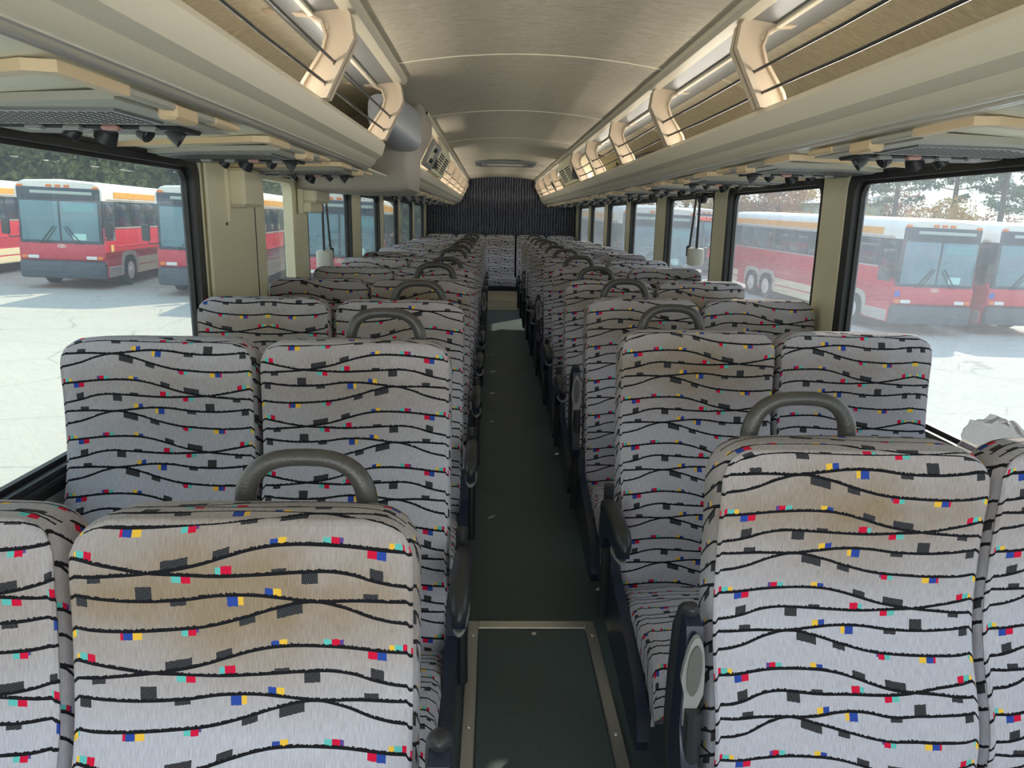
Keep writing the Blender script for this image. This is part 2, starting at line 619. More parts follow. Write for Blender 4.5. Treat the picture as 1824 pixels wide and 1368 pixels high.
    def build(s, name, material, parent=None, loc=None, smooth=True, ang=35):
        return link(name, s.mesh(name, material, smooth, ang), parent, loc)


def link(name, me, parent=None, loc=None, rot=None):
    o = bpy.data.objects.new(name, me)
    COL.objects.link(o)
    if parent:
        o.parent = parent
    if loc is not None:
        o.location = loc
    if rot is not None:
        o.rotation_euler = rot
    return o


def empty(name, loc=(0, 0, 0), rz=0):
    o = bpy.data.objects.new(name, None)
    o.empty_display_size = .1
    COL.objects.link(o)
    o.location = loc
    o.rotation_euler = (0, 0, rz)
    return o


def tag(o, label, cat, group=None, kind=None):
    o['label'] = label
    o['category'] = cat
    if group:
        o['group'] = group
    if kind:
        o['kind'] = kind
    return o


def copy_tree(o, parent=None):
    c = o.copy()
    COL.objects.link(c)
    if parent:
        c.parent = parent
    for ch in [k for k in KIDS(o)]:
        copy_tree(ch, c)
    return c


def KIDS(o):
    return [x for x in o.children]


ORD = ['front', 'second', 'third', 'fourth', 'fifth', 'sixth', 'seventh', 'eighth', 'ninth', 'tenth', 'eleventh', 'twelfth', 'thirteenth', 'fourteenth', 'fifteenth']

# ------------------------------------------------------------------ floor
Y0, YB = -2.3, 11.75
f = MB()
f.box(-1.27, 1.27, Y0, YB + .1, -.06, 0).build('floor', FLOOR)
tag(bpy.data.objects['floor'], 'dark speckled vinyl floor running down the aisle between the seats', 'floor', kind='structure')

# floor hatch
hx = empty('floor_hatch', (0.015, 0, 0))
tag(hx, 'dark floor access hatch with aluminium edging in the aisle between the front seats', 'hatch')
hy0, hy1 = .75, 2.29
MB().box(-.185, .175, hy0, hy1 - .05, .0, .006, .001).build('hatch_panel', FLOOR, hx)
MB().box(-.225, -.188, hy0, hy1 - .0, .0, .011, .003).build('edge_strip', ALU, hx)
MB().box(.178, .215, hy0, hy1 - .0, .0, .011, .003).build('edge_strip', ALU, hx)
MB().box(-.188, .178, hy1 - .045, hy1, .0, .011, .003).build('edge_strip', ALU, hx)
scr = MB()
scr.cyl((0, 0, 0), (0, 0, .003), .009, .007, 12)
scr.box(-.006, .006, -.0012, .0012, .003, .0036)
scm = scr.mesh('screw', ALU)
for x, y in ((-.206, 2.2), (-.206, 1.75), (-.206, 1.3), (.197, 2.2), (.197, 1.72), (.197, 1.3)):
    link('screw', scm, hx, (x, y, .011))
link('screw', scm, hx, (0, 2.215, .006))

# rear step
st = empty('rear_step', (0, 11.0, 0))
tag(st, 'pair of worn metal step risers at the far end of the aisle', 'step')
MB().box(-.30, .30, 0, .55, 0, .14, .004).build('riser', STEEL, st)
MB().box(-.30, .30, .16, .55, .14, .28, .004).build('riser', STEEL, st)
MB().box(-.30, .30, -.006, .16, .14, .146, .002).build('tread', ALU, st)

# ------------------------------------------------------------------ side walls with window openings
ZS, ZT = .75, 1.555
WIN = {-1: [(.10, 2.70), (3.36, 3.93), (4.23, 5.55), (5.93, 6.93), (7.17, 8.27), (8.5, 9.75), (10.0, 11.35)],
       1: [(.10, 2.76), (2.98, 4.18), (4.44, 5.66), (6.0, 7.12), (7.36, 8.52), (8.78, 9.98), (10.22, 11.42)]}


def rrect(y0, y1, z0, z1, r, n=5):
    out = []
    for cy, cz, a0 in ((y1 - r, z1 - r, 0), (y0 + r, z1 - r, 90), (y0 + r, z0 + r, 180), (y1 - r, z0 + r, 270)):
        for i in range(n + 1):
            a = R(a0 + 90 * i / n)
            out.append((cy + r * math.cos(a), cz + r * math.sin(a)))
    return out


def frame_ring(mb, outer, inner, x0, x1):
    n = len(outer)
    vs = [(x0, *q) for q in outer] + [(x0, *q) for q in inner] + [(x1, *q) for q in outer] + [(x1, *q) for q in inner]
    fs = []
    for i in range(n):
        j = (i + 1) % n
        fs += [(i, j, n + j, n + i), (2 * n + i, 3 * n + i, 3 * n + j, 2 * n + j), (i, 2 * n + i, 2 * n + j, j), (n + i, n + j, 3 * n + j, 3 * n + i)]
    mb.add(vs, fs)


side_name = {-1: 'left', 1: 'right'}
for s in (-1, 1):
    w = MB()
    xa, xb = s * 1.2, s * 1.222
    w.box(xa, xb, Y0, YB + .1, 0, ZS - .03)
    w.box(xa, xb, Y0, YB + .1, ZT + .01, 1.75)
    edges = [Y0] + [q for p in WIN[s] for q in p] + [YB + .1]
    # front window before the first one stays open glass too
    for i in range(0, len(edges), 2):
        a, b = edges[i], edges[i + 1]
        if i == 0:
            w.box(xa, xb, -.12, b, ZS - .03, ZT + .01)
            w.box(xa, xb, Y0, Y0 + .08, ZS - .03, ZT + .01)
        else:
            w.box(s * 1.175, xb, a, b, ZS - .03, ZT + .01, .012)
    o = w.build('wall_' + side_name[s], CREAM)
    tag(o, 'cream %s side wall of the coach with window posts' % side_name[s], 'wall', kind='structure')
    # lower grey lining and ledge
    lg = empty('baseboard_' + side_name[s])
    tag(lg, 'metal window ledge and grey lining along the %s wall' % side_name[s], 'ledge', kind='structure')
    MB().box(s * 1.165, s * 1.2, Y0, YB, .0, .62, .004).build('side_lining', WALLM, lg)
    MB().box(s * 1.155, s * 1.2, Y0, YB, .66, .685, .004).build('ledge', SILL, lg)
    MB().box(s * 1.18, s * 1.2, Y0, YB, .685, .745, .003).build('ledge_upstand', SILL, lg)
    MB().box(s * 1.17, s * 1.2, Y0, YB, .62, .66, .004).build('heater_slot', BLKP, lg)
    # windows
    for i, (a, b) in enumerate(WIN[s]):
        nm = 'window_%d' % (i + 1 + (7 if s > 0 else 0))
        we = empty(nm, (s * 1.2, 0, 0))
        tag(we, '%s window from the front in the %s wall, with its rubber frame' % (ORD[i].replace('front', 'first'), side_name[s]), 'window', kind='structure')
        fr = MB()
        r_ = .07
        narrow = (s < 0 and i == 1)
        tk = .012 if narrow else .048
        frame_ring(fr, rrect(a - .004, b + .004, ZS - .034, ZT + .014, r_), rrect(a + min(tk, .010), b - tk, ZS + .02, ZT - .028, r_ * .8), s * -.024, s * .024)
        fr.build('rubber_frame', CREAM if narrow else RUB, we)
        if not narrow:
            f2 = MB()
            frame_ring(f2, rrect(a + .002, b - tk + .01, ZS + .01, ZT - .018, r_ * .8), rrect(a + .014, b - tk - .012, ZS + .032, ZT - .04, r_ * .7), s * -.002, s * .0135)
            f2.build('inner_gasket', RUB, we)
            MB().box(s * -.03, s * -.01, a + .15, b - .15, ZS - .012, ZS + .004, .003).build('release_bar', BLKP, we)
        g = MB()
        g.box(s * .014, s * .018, a + .006, b - .006, ZS - .02, ZT)
        g.build('glass', GLASS_L if s < 0 else GLASS_R, we, smooth=False)

# clear driver-area side openings are behind the camera; wide pillar panel on the left wall
pp = empty('trim_1', (-1.17, 3.05, 0))
tag(pp, 'wide cream pillar panel between the first two left windows', 'wall panel', kind='structure')
MB().box(0, .012, -.33, .33, ZS - .05, 1.56, .004).build('pillar_panel', CREAM, pp)
MB().box(.012, .0145, .185, .19, .78, 1.42).build('panel_seam', BLKP, pp)
MB().cyl((.012, -.16, 1.335), (.016, -.16, 1.335), .006).build('latch_hole', BLKP, pp)

# ------------------------------------------------------------------ ceiling: curved panels with seams
XR, ZR = .505, 1.928


def arch(x):
    ax = abs(x)
    if ax <= .54:
        return 1.98 - .05 * (ax / .54) ** 2
    u_ = (ax - .54) / .66
    return 1.93 - .30 * u_ ** 2.1


ce = empty('ceiling')
tag(ce, 'arched brown swirl-grained ceiling of the coach with pale seams', 'ceiling', kind='structure')
ys = [Y0, -1.54, -.04, 1.46, 2.96, 4.46, 5.96, 7.46, 8.96, 10.46, YB + .1]
xs = [-1.25 + 2.5 * i / 40 for i in range(41)]
for a, b in zip(ys[:-1], ys[1:]):
    c = MB()
    vs = []
    for y in (a + .002, b - .002):
        for x in xs:
            vs.append((x, y, arch(x)))
        for x in xs:
            vs.append((x, y, arch(x) + .03))
    n = len(xs)
    fs = []
    for i in range(n - 1):
        fs += [(i, i + 1, 2 * n + i + 1, 2 * n + i), (n + i, 3 * n + i, 3 * n + i + 1, n + i + 1), (i, n + i, n + i + 1, i + 1), (2 * n + i, 2 * n + i + 1, 3 * n + i + 1, 3 * n + i)]
    c.add(vs, fs)
    c.build('ceiling_panel', CEIL, ce)
for y in ys[1:-1]:
    c = MB()
    vs = [(x, yy, arch(x) - dz) for yy in (y - .004, y + .004) for dz in (0, .003) for x in xs]
    fs = []
    for i in range(n - 1):
        fs += [(n + i, n + i + 1, 3 * n + i + 1, 3 * n + i), (i, i + 1, n + i + 1, n + i), (2 * n + i, 3 * n + i, 3 * n + i + 1, 2 * n + i + 1)]
    c.add(vs, fs)
    c.build('seam_strip', CREAM2, ce)
# roof hatch vent
rh = empty('ceiling_vent', (0, 8.55, 1.975))
tag(rh, 'flat rectangular vent set in the ceiling above the rear aisle', 'vent')
rv = MB()
for a in ((-.34, .34, -.34, -.29), (-.34, .34, .29, .34), (-.34, -.29, -.29, .29), (.29, .34, -.29, .29)):
    rv.box(a[0], a[1], a[2], a[3], -.03, 0, .005)
rv.build('vent_frame', RAILD, rh)
MB().box(-.27, .27, -.26, .26, -.022, -.004, .008).build('vent_panel', GREYP, rh)
MB().box(-.2, .2, -.03, .03, -.034, -.022, .006).build('vent_handle', RAIL, rh)

# rear wall
bw = MB()
vs = []
prof = [(x, arch(x)) for x in xs]
pts = [(-1.25, 0)] + prof + [(1.25, 0)]
bw.prism(pts, 'y', YB, YB + .08)
o = bw.build('wall_rear', REAR)
tag(o, 'rear wall covered in dark patterned carpet behind the last seats', 'wall', kind='structure')
o = MB().box(-1.2, 1.2, YB - .012, YB, 1.405, 1.42, .004).build('trim_2', REAR)
tag(o, 'dark carpet seam strip across the rear wall', 'trim', kind='structure')

# ------------------------------------------------------------------ luggage racks
LIP = [(.596, 1.668), (.604, 1.684), (.625, 1.684), (.628, 1.672), (.640, 1.664), (1.2, 1.655), (1.2, 1.575), (.70, 1.578), (.685, 1.572),
       (.672, 1.572), (.655, 1.580), (.642, 1.592), (.634, 1.606), (.622, 1.613), (.611, 1.622), (.606, 1.636)]


def bracket_mesh(s):
    """C shaped moulding between top rail and rack lip: outer web with raised inner rim"""
    out = [(.545, 1.925), (.520, 1.895), (.512, 1.835), (.590, 1.684), (.640, 1.684), (.660, 1.672)]
    inn = [(.655, 1.72), (.600, 1.80), (.588, 1.842), (.600, 1.878), (.640, 1.895), (.76, 1.905), (.79, 1.912), (.76, 1.925)]
    poly = out + inn
    mb = MB()
    mb.prism([(s * x, z) for x, z in poly], 'y', -.006, .006)
    # rim along the aisle edge
    p = [(.545, 1.925), (.520, 1.895), (.512, 1.835), (.590, 1.684), (.615, 1.682)]
    q = [(.560, 1.920), (.536, 1.889), (.529, 1.838), (.600, 1.697), (.615, 1.693)]
    mb.prism([(s * x, z) for x, z in p + q[::-1]], 'y', -.032, .032)
    p = [(.665, 1.69), (.652, 1.722), (.597, 1.802), (.585, 1.842), (.598, 1.881), (.64, 1.899), (.79, 1.909)]
    q = [(.672, 1.69), (.659, 1.726), (.604, 1.806), (.592, 1.842), (.603, 1.876), (.642, 1.893), (.79, 1.903)]
    mb.prism([(s * x, z) for x, z in p + q[::-1]], 'y', -.020, .020)
    mb.cyl((s * .590, -.011, 1.866), (s * .590, .011, 1.866), .009)
    return mb.mesh('bracket', BRKT, ang=30)


BRM = {s: bracket_mesh(s) for s in (-1, 1)}


def rack(s, y0, y1, brk, cordbays, label, caps=True):
    root = empty('luggage_rack', (0, 0, 0))
    tag(root, label, 'luggage rack')
    r1 = MB()
    r1.prism([(s * x, z) for x, z in LIP], 'y', y0, y1)
    r1.build('rack_rail', RAIL, root, ang=25)
    # bright ribbed lower edge
    for k, (x, z) in enumerate(((.660, 1.5765), (.672, 1.5695), (.684, 1.5695))):
        MB().tube([(s * x, y0, z), (s * x, y1, z)], .0035, 6).build('edge_bead', ALU, root)
    # top channel
    tp = [(.502, 1.934), (.502, 1.922), (.512, 1.912), (.545, 1.905), (.548, 1.912), (.62, 1.902), (.622, 1.897), (.632, 1.896), (.634, 1.901), (.70, 1.892), (.72, 1.897), (.72, 1.91), (.60, 1.93), (.53, 1.94)]
    r2 = MB()
    r2.prism([(s * x, z) for x, z in tp], 'y', y0, y1)
    r2.build('top_channel', RAILD, root, ang=25)
    r3 = MB()
    r3.prism([(s * x, z) for x, z in ((.500, 1.936), (.500, 1.920), (.512, 1.908), (.544, 1.901), (.546, 1.908), (.515, 1.916), (.506, 1.936))], 'y', y0, y1)
    r3.build('top_rail', RAIL, root, ang=25)
    MB().box(s * .618, s * .634, y0, y1, 1.888, 1.898, .002).build('channel_rib', RAIL, root)
    for y in brk:
        link('bracket', BRM[s], root, (0, y, 0))
    for a, b in cordbays:
        for x, z in ((.566, 1.775), (.592, 1.722)):
            MB().tube([(s * x, a + .006, z), (s * x, (a + b) / 2, z - .004), (s * x, b - .006, z)], .0042, 7).build('bungee_cord', BLKP, root)
            for yk in (a + .010, b - .010):
                MB().sphere((s * x, yk, z), .008, 8, 6).build('cord_end', BLKP, root)
    return root


BR = [1.04, 2.13, 3.22, 4.31, 5.40, 6.36]
rr = rack(1, Y0, YB - .02, [-1.14, -.05] + BR + [7.55, 8.62, 9.70, 10.78, 11.66], [(-.05, 1.04)] + list(zip(BR[:-1], BR[1:])) + [(7.55, 8.62), (8.62, 9.70), (9.70, 10.78), (10.78, 11.66)],
          'long luggage rack over the right windows running to the rear wall')
rl = rack(-1, Y0, 3.25, [-1.14, -.05, 1.04, 2.13, 3.22], [(-.05, 1.04), (1.04, 2.13), (2.13, 3.22)], 'short front luggage rack over the left windows near the camera')
r3 = rack(-1, 4.25, YB - .02, [4.62, 5.32, 6.5, 7.55, 8.62, 9.70, 10.78, 11.66], [(6.5, 7.55), (7.55, 8.62), (8.62, 9.70), (9.70, 10.78), (10.78, 11.66)],
          'rear luggage rack over the left windows behind the taupe end moulding')


cab = MB().tube([(.95, 4.75, 1.80), (.86, 4.95, 1.795), (.80, 5.15, 1.775), (.74, 5.4, 1.735), (.70, 5.62, 1.685)], .012, 8).build('cable', BLKP)
tag(cab, 'loose black cable lying in the right luggage rack', 'cable')


LOCK = mat('bright_cream_plastic', (.92, .86, .60), .5)


def vent_box(s, y0, y1, label):
    root = empty('perforated_locker', (0, y0, 0))
    tag(root, label, 'locker')
    L = y1 - y0
    pr = [(.515, 1.90), (.500, 1.835), (.578, 1.690), (.60, 1.690), (.9, 1.69), (.9, 1.88), (.54, 1.905)]
    MB().prism([(s * x, z) for x, z in pr], 'y', 0, L).build('locker_body', LOCK, root)
    # perforation: rows of dark slots on the lower sloping face
    a, b = Vector((s * .499, 0, 1.832)), Vector((s * .576, 0, 1.692))
    d = b - a
    nrm = Vector((-s * .88, 0, -.47)).normalized()
    h = MB()
    for grp in (0, 1):
        for i in range(7):
            for j in range(5):
                t0 = .12 + i * .115
                y = .10 + grp * .47 * L + j * .075 * L
                p = a + d * t0
                q = a + d * (t0 + .062)
                for_ = [p + nrm * .0012, q + nrm * .0012]
                vs = [(for_[0].x, y, for_[0].z), (for_[0].x, y + .045 * L, for_[0].z), (for_[1].x, y + .045 * L, for_[1].z), (for_[1].x, y, for_[1].z)]
                vs2 = [(vx - nrm.x * .004, vy, vz - nrm.z * .004) for vx, vy, vz in vs]
                h.add(vs + vs2, [(0, 1, 2, 3), (4, 7, 6, 5), (0, 4, 5, 1), (1, 5, 6, 2), (2, 6, 7, 3), (3, 7, 4, 0)])
    o = h.build('perforations', DKGR, root, smooth=False)
    o['kind'] = 'stuff'
    MB().box(s * .53, s * .58, -.03, 0, 1.70, 1.88, .004).build('dark_joint', BLKP, root)
    return root


vent_box(1, 6.40, 7.51, 'cream perforated locker set in the right luggage rack')
vent_box(-1, 5.37, 6.45, 'cream perforated locker set in the left rear luggage rack')

# control panel in the left rack bay just behind the moulding
cp = empty('control_panel', (-.54, 4.98, 1.76))
tag(cp, 'grey panel with two black knobs in the left rack ahead of the perforated locker', 'panel')
Mx = Matrix.Rotation(R(27), 4, 'Y')
MB().box(-.008, .008, -.31, .31, -.085, .085, .006, M=Mx).build('panel_plate', GREYP, cp)
MB().box(.008, .014, -.24, .0, -.06, .06, .004, M=Mx).build('recessed_plate', RAIL, cp)
for z in (-.035, .035):
    k = MB()
    k.cyl(Mx @ Vector((.014, -.12, z)), Mx @ Vector((.034, -.12, z)), .016, .013)
    k.build('knob', BLKP, cp)

# taupe end moulding and monitor pod
em = empty('rack_end_moulding', (0, 3.95, 0))
tag(em, 'large taupe moulded end cap closing the left rear luggage rack', 'moulding')
e_ = MB()
nseg = 7
prof = [(.515, 1.945), (.505, 1.90), (.505, 1.84), (.545, 1.76), (.575, 1.69), (.578, 1.58), (.585, 1.515), (.62, 1.492), (.90, 1.490), (1.17, 1.500), (1.17, 1.90), (.70, 1.93)]
cx_, cz_ = .8, 1.72
rings = [(0.0, .86), (.012, .94), (.04, .985), (.08, 1.0), (.62, 1.0)]
vs, fs = [], []
for yy, sc in rings:
    for x, z in prof:
        vs.append((-(cx_ + (x - cx_) * sc), yy, cz_ + (z - cz_) * sc))
n_ = len(prof)
for i in range(len(rings) - 1):
    for j in range(n_):
        fs.append((i * n_ + j, i * n_ + (j + 1) % n_, (i + 1) * n_ + (j + 1) % n_, (i + 1) * n_ + j))
fs += [tuple(range(n_)), tuple(range((len(rings) - 1) * n_, len(rings) * n_))[::-1]]
e_.add(vs, fs)
e_.build('end_cap', ENDC, em, ang=50)
pd = empty('monitor_pod', (-.595, 3.95, 1.795))
tag(pd, 'smooth blue-grey rounded pod between the left racks', 'pod')
k = MB()
vs, fs = [], []
NU, NV = 18, 9
for j in range(NV + 1):
    t_ = j / NV
    y = -.66 * t_
    sc = math.sqrt(max(0, 1 - (t_ * .75) ** 2))
    for i in range(NU):
        a = 2 * math.pi * i / NU
        ex = math.copysign(abs(math.cos(a)) ** .6, math.cos(a)) * .088
        ez = math.copysign(abs(math.sin(a)) ** .6, math.sin(a)) * .108
        vs.append((ex * sc - .02 * t_ - .25 * (ez * sc) * 0, y, ez * sc + .01))
for j in range(NV):
    for i in range(NU):
        fs.append((j * NU + i, j * NU + (i + 1) % NU, (j + 1) * NU + (i + 1) % NU, (j + 1) * NU + i))
fs += [tuple(range(NU)), tuple(range(NV * NU, NV * NU + NU))[::-1]]
k.add(vs, fs)
k.build('pod_shell', POD, pd, ang=60)
MB().cyl((.0, -.68, .02), (.0, -.66, .02), .03, .03).build('pod_disc', RAILD, pd)

# ------------------------------------------------------------------ soffits with ribs (under the racks)
for s, nm in ((-1, 'trim_3'), (1, 'trim_4')):
    so_ = MB()
    so_.prism([(s * x, z) for x, z in ((.69, 1.573), (.72, 1.566), (1.16, 1.558), (1.205, 1.560), (1.205, 1.574), (.69, 1.58))], 'y', Y0, YB)
    root = empty(nm)
    tag(root, 'pale cream soffit under the %s luggage rack' % side_name[s], 'soffit', kind='structure')
    so_.build('soffit_panel', CREAM2, root)
    MB().box(s * 1.165, s * 1.195, Y0, YB, 1.549, 1.56, .003).build('black_track', BLKP, root)


def service_unit(s, y, label, group):
    """reading lamp / air nozzle unit with grille, tan ribs and clip"""
    root = empty('service_panel', (s * .93, y, 1.557))
    tag(root, label, 'service panel', group)
    return root


def service_parts():
    """y = 0 is where the tan rib leaves the rack edge; x measured outwards from the rack edge"""
    out = {}
    X = .695
    for s in (-1, 1):
        def sx(x):
            return s * (x - .93)
        L = []
        a = MB()
        a.prism([(sx(x), y) for x, y in ((.725, .19), (.725, .70), (1.16, .74), (1.16, .36), (1.0, .27))], 'z', -.010, .004)
        L.append(('panel', a.mesh('panel', GRILL), []))
        g = MB()
        g.prism([(sx(x), y) for x, y in ((.78, .30), (.78, .49), (1.15, .53), (1.15, .40), (1.0, .32))], 'z', -.0145, -.0095)
        gm = g.mesh('speaker_grille', RAILD)
        h = MB()
        for i in range(20):
            for j in range(9):
                cx, cy = .795 + i * .0178, .318 + j * .0185 + i * .0022
                if cx > 1.0 and cy < .34 + (cx - 1.0) * .5:
                    continue
                h.box(sx(cx) - .0045, sx(cx) + .0045, cy - .0045, cy + .0045, -.0152, -.0143)
        hm_ = h.mesh('grille_holes', DKGR, smooth=False)
        L.append(('speaker_grille', gm, [('grille_holes', hm_, 'stuff')]))
        b = MB()
        b.box(sx(.77), sx(1.14), .545, .66, -.018, -.008, .008)
        L.append(('nozzle_housing', b.mesh('nozzle_housing', BLKP), []))
        for i in range(4):
            c = MB()
            cx = sx(.83 + i * .075)
            c.box(cx - .017, cx + .017, .528, .552, -.022, -.012, .004)
            L.append(('push_button', c.mesh('push_button', GREYP if i != 1 else mat('pink_call_button', (.55, .30, .26), .4)), []))
        for i, cx in enumerate((.81, .875, .95, 1.03)):
            lamp = i in (0, 2)
            c = MB()
            ax = Vector((-s * (.9 if i < 2 else -.5), .25 if lamp else -.2, -.60)).normalized()
            p = Vector((sx(cx), .60 + .012 * i, -.014))
            c.sphere(p, .016, 12, 8)
            l = MB()
            if lamp:
                c.cyl(p, p + ax * .024, .018, .024, 18, cap=False)
                c.cyl(p + ax * .004, p + ax * .014, .015, .018, 18)
                l.cyl(p + ax * .015, p + ax * .017, .0185, .0185, 16)
                L.append(('reading_lamp', c.mesh('reading_lamp', BLKP), [('lens', l.mesh('lens', LENS), None)]))
            else:
                c.cyl(p, p + ax * .016, .019, .018, 16)
                c.cyl(p + ax * .016, p + ax * .019, .015, .013, 16)
                L.append(('air_nozzle', c.mesh('air_nozzle', BLKP), []))
        t = MB()
        t.prism([(sx(x), y) for x, y in ((.69, .17), (.69, -.02), (.73, -.03), (1.17, .17), (1.17, .195), (.73, .0), (.712, .01), (.712, .17))], 'z', -.009, .006)
        L.append(('tan_rib', t.mesh('tan_rib', TAN), []))
        t = MB()
        t.box(sx(.688), sx(.714), .52, .66, -.008, .006, .003)
        L.append(('tan_tip', t.mesh('tan_tip', TAN), []))
        t = MB()
        t.box(sx(.688), sx(.722), .33, .43, -.022, .006, .005)
        L.append(('clip', t.mesh('clip', TAN), []))
        t = MB()
        t.box(sx(.690), sx(.712), .17, .52, -.008, .006, .003)
        L.append(('grey_slide', t.mesh('grey_slide', GRILL), []))
        out[s] = L
    return out


SP = service_parts()
for s, ysr in ((1, [-.28 + .805 * k for k in range(15)]), (-1, [-.78, .12, 1.02, 1.92, 2.80] + [4.72 + .81 * k for k in range(8)])):
    for i, y in enumerate(ysr):
        root = service_unit(s, y, 'service panel of lamps and air nozzles, %s from the front under the %s rack' % (ORD[i].replace('front', 'first'), side_name[s]), 'service panels under the %s rack' % side_name[s])
        for nm, me, kids in SP[s]:
            o = link(nm, me, root)
            for kn, km, kk in kids:
                c = link(kn, km, o)
                if kk:
                    c['kind'] = kk

# ------------------------------------------------------------------ seats
SW = .452


def rounded_outline(hw, z0, z1, rt_, rb, n=5):
    """closed outline in x,z anticlockwise seen from -y, starting lower right"""
    out = []
    for cx, cz, r, a0 in ((hw - rb, z0 + rb, rb, -90), (hw - rt_, z1 - rt_, rt_, 0), (-hw + rt_, z1 - rt_, rt_, 90), (-hw + rb, z0 + rb, rb, 180)):
        for i in range(n + 1):
            a = R(a0 + 90 * i / n)
            out.append((cx + r * math.cos(a), cz + r * math.sin(a)))
    return out


def profile_y(z):
    """front surface shape of the backrest: lumbar forward, hollow behind the shoulders, head roll"""
    t = z / .70
    return -.028 * math.exp(-((t - .28) / .17) ** 2) + .020 * math.exp(-((t - .60) / .18) ** 2) - .012 * math.exp(-((t - .93) / .09) ** 2)


def backrest_mesh():
    hw, z0, z1, T = SW / 2, -.06, .705, .118
    NX, NZ = 22, 34
    co, uvs, faces, fuv = [], [], [], []

    def outl(s_, ang_pt):
        pass
    # map unit square to rounded outline (with top corners r .06)
    def sq(a, b, inset):
        s_ = max(abs(a), abs(b))
        if s_ < 1e-6:
            return 0, (z0 + z1) / 2
        ea, eb = a / s_, b / s_
        X, Z = ea * (hw - inset), (z0 + z1) / 2 + eb * ((z1 - z0) / 2 - inset)
        # corner rounding
        r = .058 if eb > 0 else .03
        r = max(r - inset, .012)
        cx = hw - inset - r
        cz = ((z1 - inset) - r) if eb > 0 else ((z0 + inset) + r)
        if abs(X) > cx and ((eb > 0 and Z > cz) or (eb < 0 and Z < cz)):
            dx, dz = abs(X) - cx, Z - cz
            l = math.hypot(dx, dz)
            if l > 1e-9:
                X = math.copysign(cx + dx / l * r, X)
                Z = cz + dz / l * r
        return X * s_, (z0 + z1) / 2 + (Z - (z0 + z1) / 2) * s_

    def front_y(x, z):
        s_ = max(abs(x) / hw, abs(z - (z0 + z1) / 2) / ((z1 - z0) / 2))
        wing = -.012 * (abs(x) / hw) ** 3 * math.exp(-((z / .70 - .6) / .25) ** 2)
        pil = .010 * max(0, (s_ - .80) / .2) ** 2
        crease = .004 * math.exp(-((z - .235 + .02 * math.cos(x * 14)) / .012) ** 2) * (1 - (x / hw) ** 2)
        fold = .0035 * math.sin(x * 46 + 1.1) * math.exp(-((z - .27) / .07) ** 2) - .007 * sum(math.exp(-((x - q) / .022) ** 2 - ((z - .235) / .03) ** 2) for q in (-.1, .11)) * -1
        crown = fold - .006 * (1 - (x / hw) ** 2)
        return profile_y(z) + wing + pil + crease + crown
    re = .011
    idx = {}
    vs = []
    vuv = []
    for j in range(NZ + 1):
        for i in range(NX + 1):
            a, b = -1 + 2 * i / NX, -1 + 2 * j / NZ
            x, z = sq(a, b, re)
            idx[i, j] = len(vs)
            vs.append((x, front_y(x, z), z))
            vuv.append((x + SW / 2, z))
    fl = []
    for j in range(NZ):
        for i in range(NX):
            q = (idx[i, j], idx[i + 1, j], idx[i + 1, j + 1], idx[i, j + 1])
            fl.append((q, [vuv[k] for k in q]))
    # boundary loop
    loop = [(i, 0) for i in range(NX)] + [(NX, j) for j in range(NZ)] + [(i, NZ) for i in range(NX, 0, -1)] + [(0, j) for j in range(NZ, 0, -1)]
    nl = len(loop)
    steps = [(.06, 0.25 * re), (re * .45, 0.0)]
    rings = [[idx[k] for k in loop]]
    # ring specs: (inset, depth, arc length)
    spec = [(re * .62, re * .10, .012), (re * .28, re * .35, .022), (0.004, re * .75, .03), (0, re * 1.25, .04), (0, T - .035, T + .0), (.006, T - .015, T + .02), (.02, T - .004, T + .04), (.045, T, T + .06)]
    dist = [0.0]
    for ins, dep, arc in spec:
        ring = []
        for (i, j) in loop:
            a, b = -1 + 2 * i / NX, -1 + 2 * j / NZ
            x, z = sq(a, b, ins)
            topf = max(0, min(1, (z - .45) / .26))
            fy = front_y(x * (1 - re / hw), z)
            back = profile_y(z) * .2
            yb = dep + (fy if dep < .03 else fy * (1 - dep / T) + back * (dep / T))
            # crowned top
            zz = z
            if b > .999 or z > z1 - .06:
                zz = z + .012 * math.sin(math.pi * min(dep / T, 1)) * (1 - (x / hw) ** 4)
            ring.append(len(vs))
            vs.append((x, yb, zz))
        rings.append(ring)
        dist.append(arc)

    def side_uv(k, ri):
        i, j = loop[k % nl]
        x, _, z = vs[rings[0][k % nl]]
        d = dist[ri]
        if j == NZ and 1 < i < NX - 1:
            return (x + SW / 2, z + d)
        if j == 0 and 1 < i < NX - 1:
            return (x + SW / 2, z - d)
        sg = 1 if x > 0 else -1
        extra = 0.05 if d > .03 else 0
        return (x + SW / 2 + sg * d + sg * extra, z + .5 * d + (.03 if d > .03 else 0))
    for ri in range(len(rings) - 1):
        for k in range(nl):
            k2 = (k + 1) % nl
            q = (rings[ri][k], rings[ri][k2], rings[ri + 1][k2], rings[ri + 1][k])
            # uv decided by the edge middle
            i0, j0 = loop[k]
            i1, j1 = loop[k2]
            xm = (vs[rings[0][k]][0] + vs[rings[0][k2]][0]) / 2
            horiz = (j0 == j1)
            uvq = []
            for kk, r_ in ((k, ri), (k2, ri), (k2, ri + 1), (k, ri + 1)):
                x, _, z = vs[rings[0][kk]]
                d = dist[r_]
                if horiz:
                    uvq.append((x + SW / 2, z + (d if j0 == NZ else -d)))
                else:
                    sg = 1 if xm > 0 else -1
                    dx = d + (.11 if ri >= 3 else 0)
                    uvq.append((x + SW / 2 + sg * dx, z + .45 * d + (.05 if ri >= 3 else 0)))
            fl.append((q, uvq))
    last = rings[-1]
    fl.append((tuple(reversed(last)), [(vs[v][0] + SW / 2, vs[v][2]) for v in reversed(last)]))
    me = bpy.data.meshes.new('backrest')
    me.from_pydata(vs, [], [f_[0] for f_ in fl])
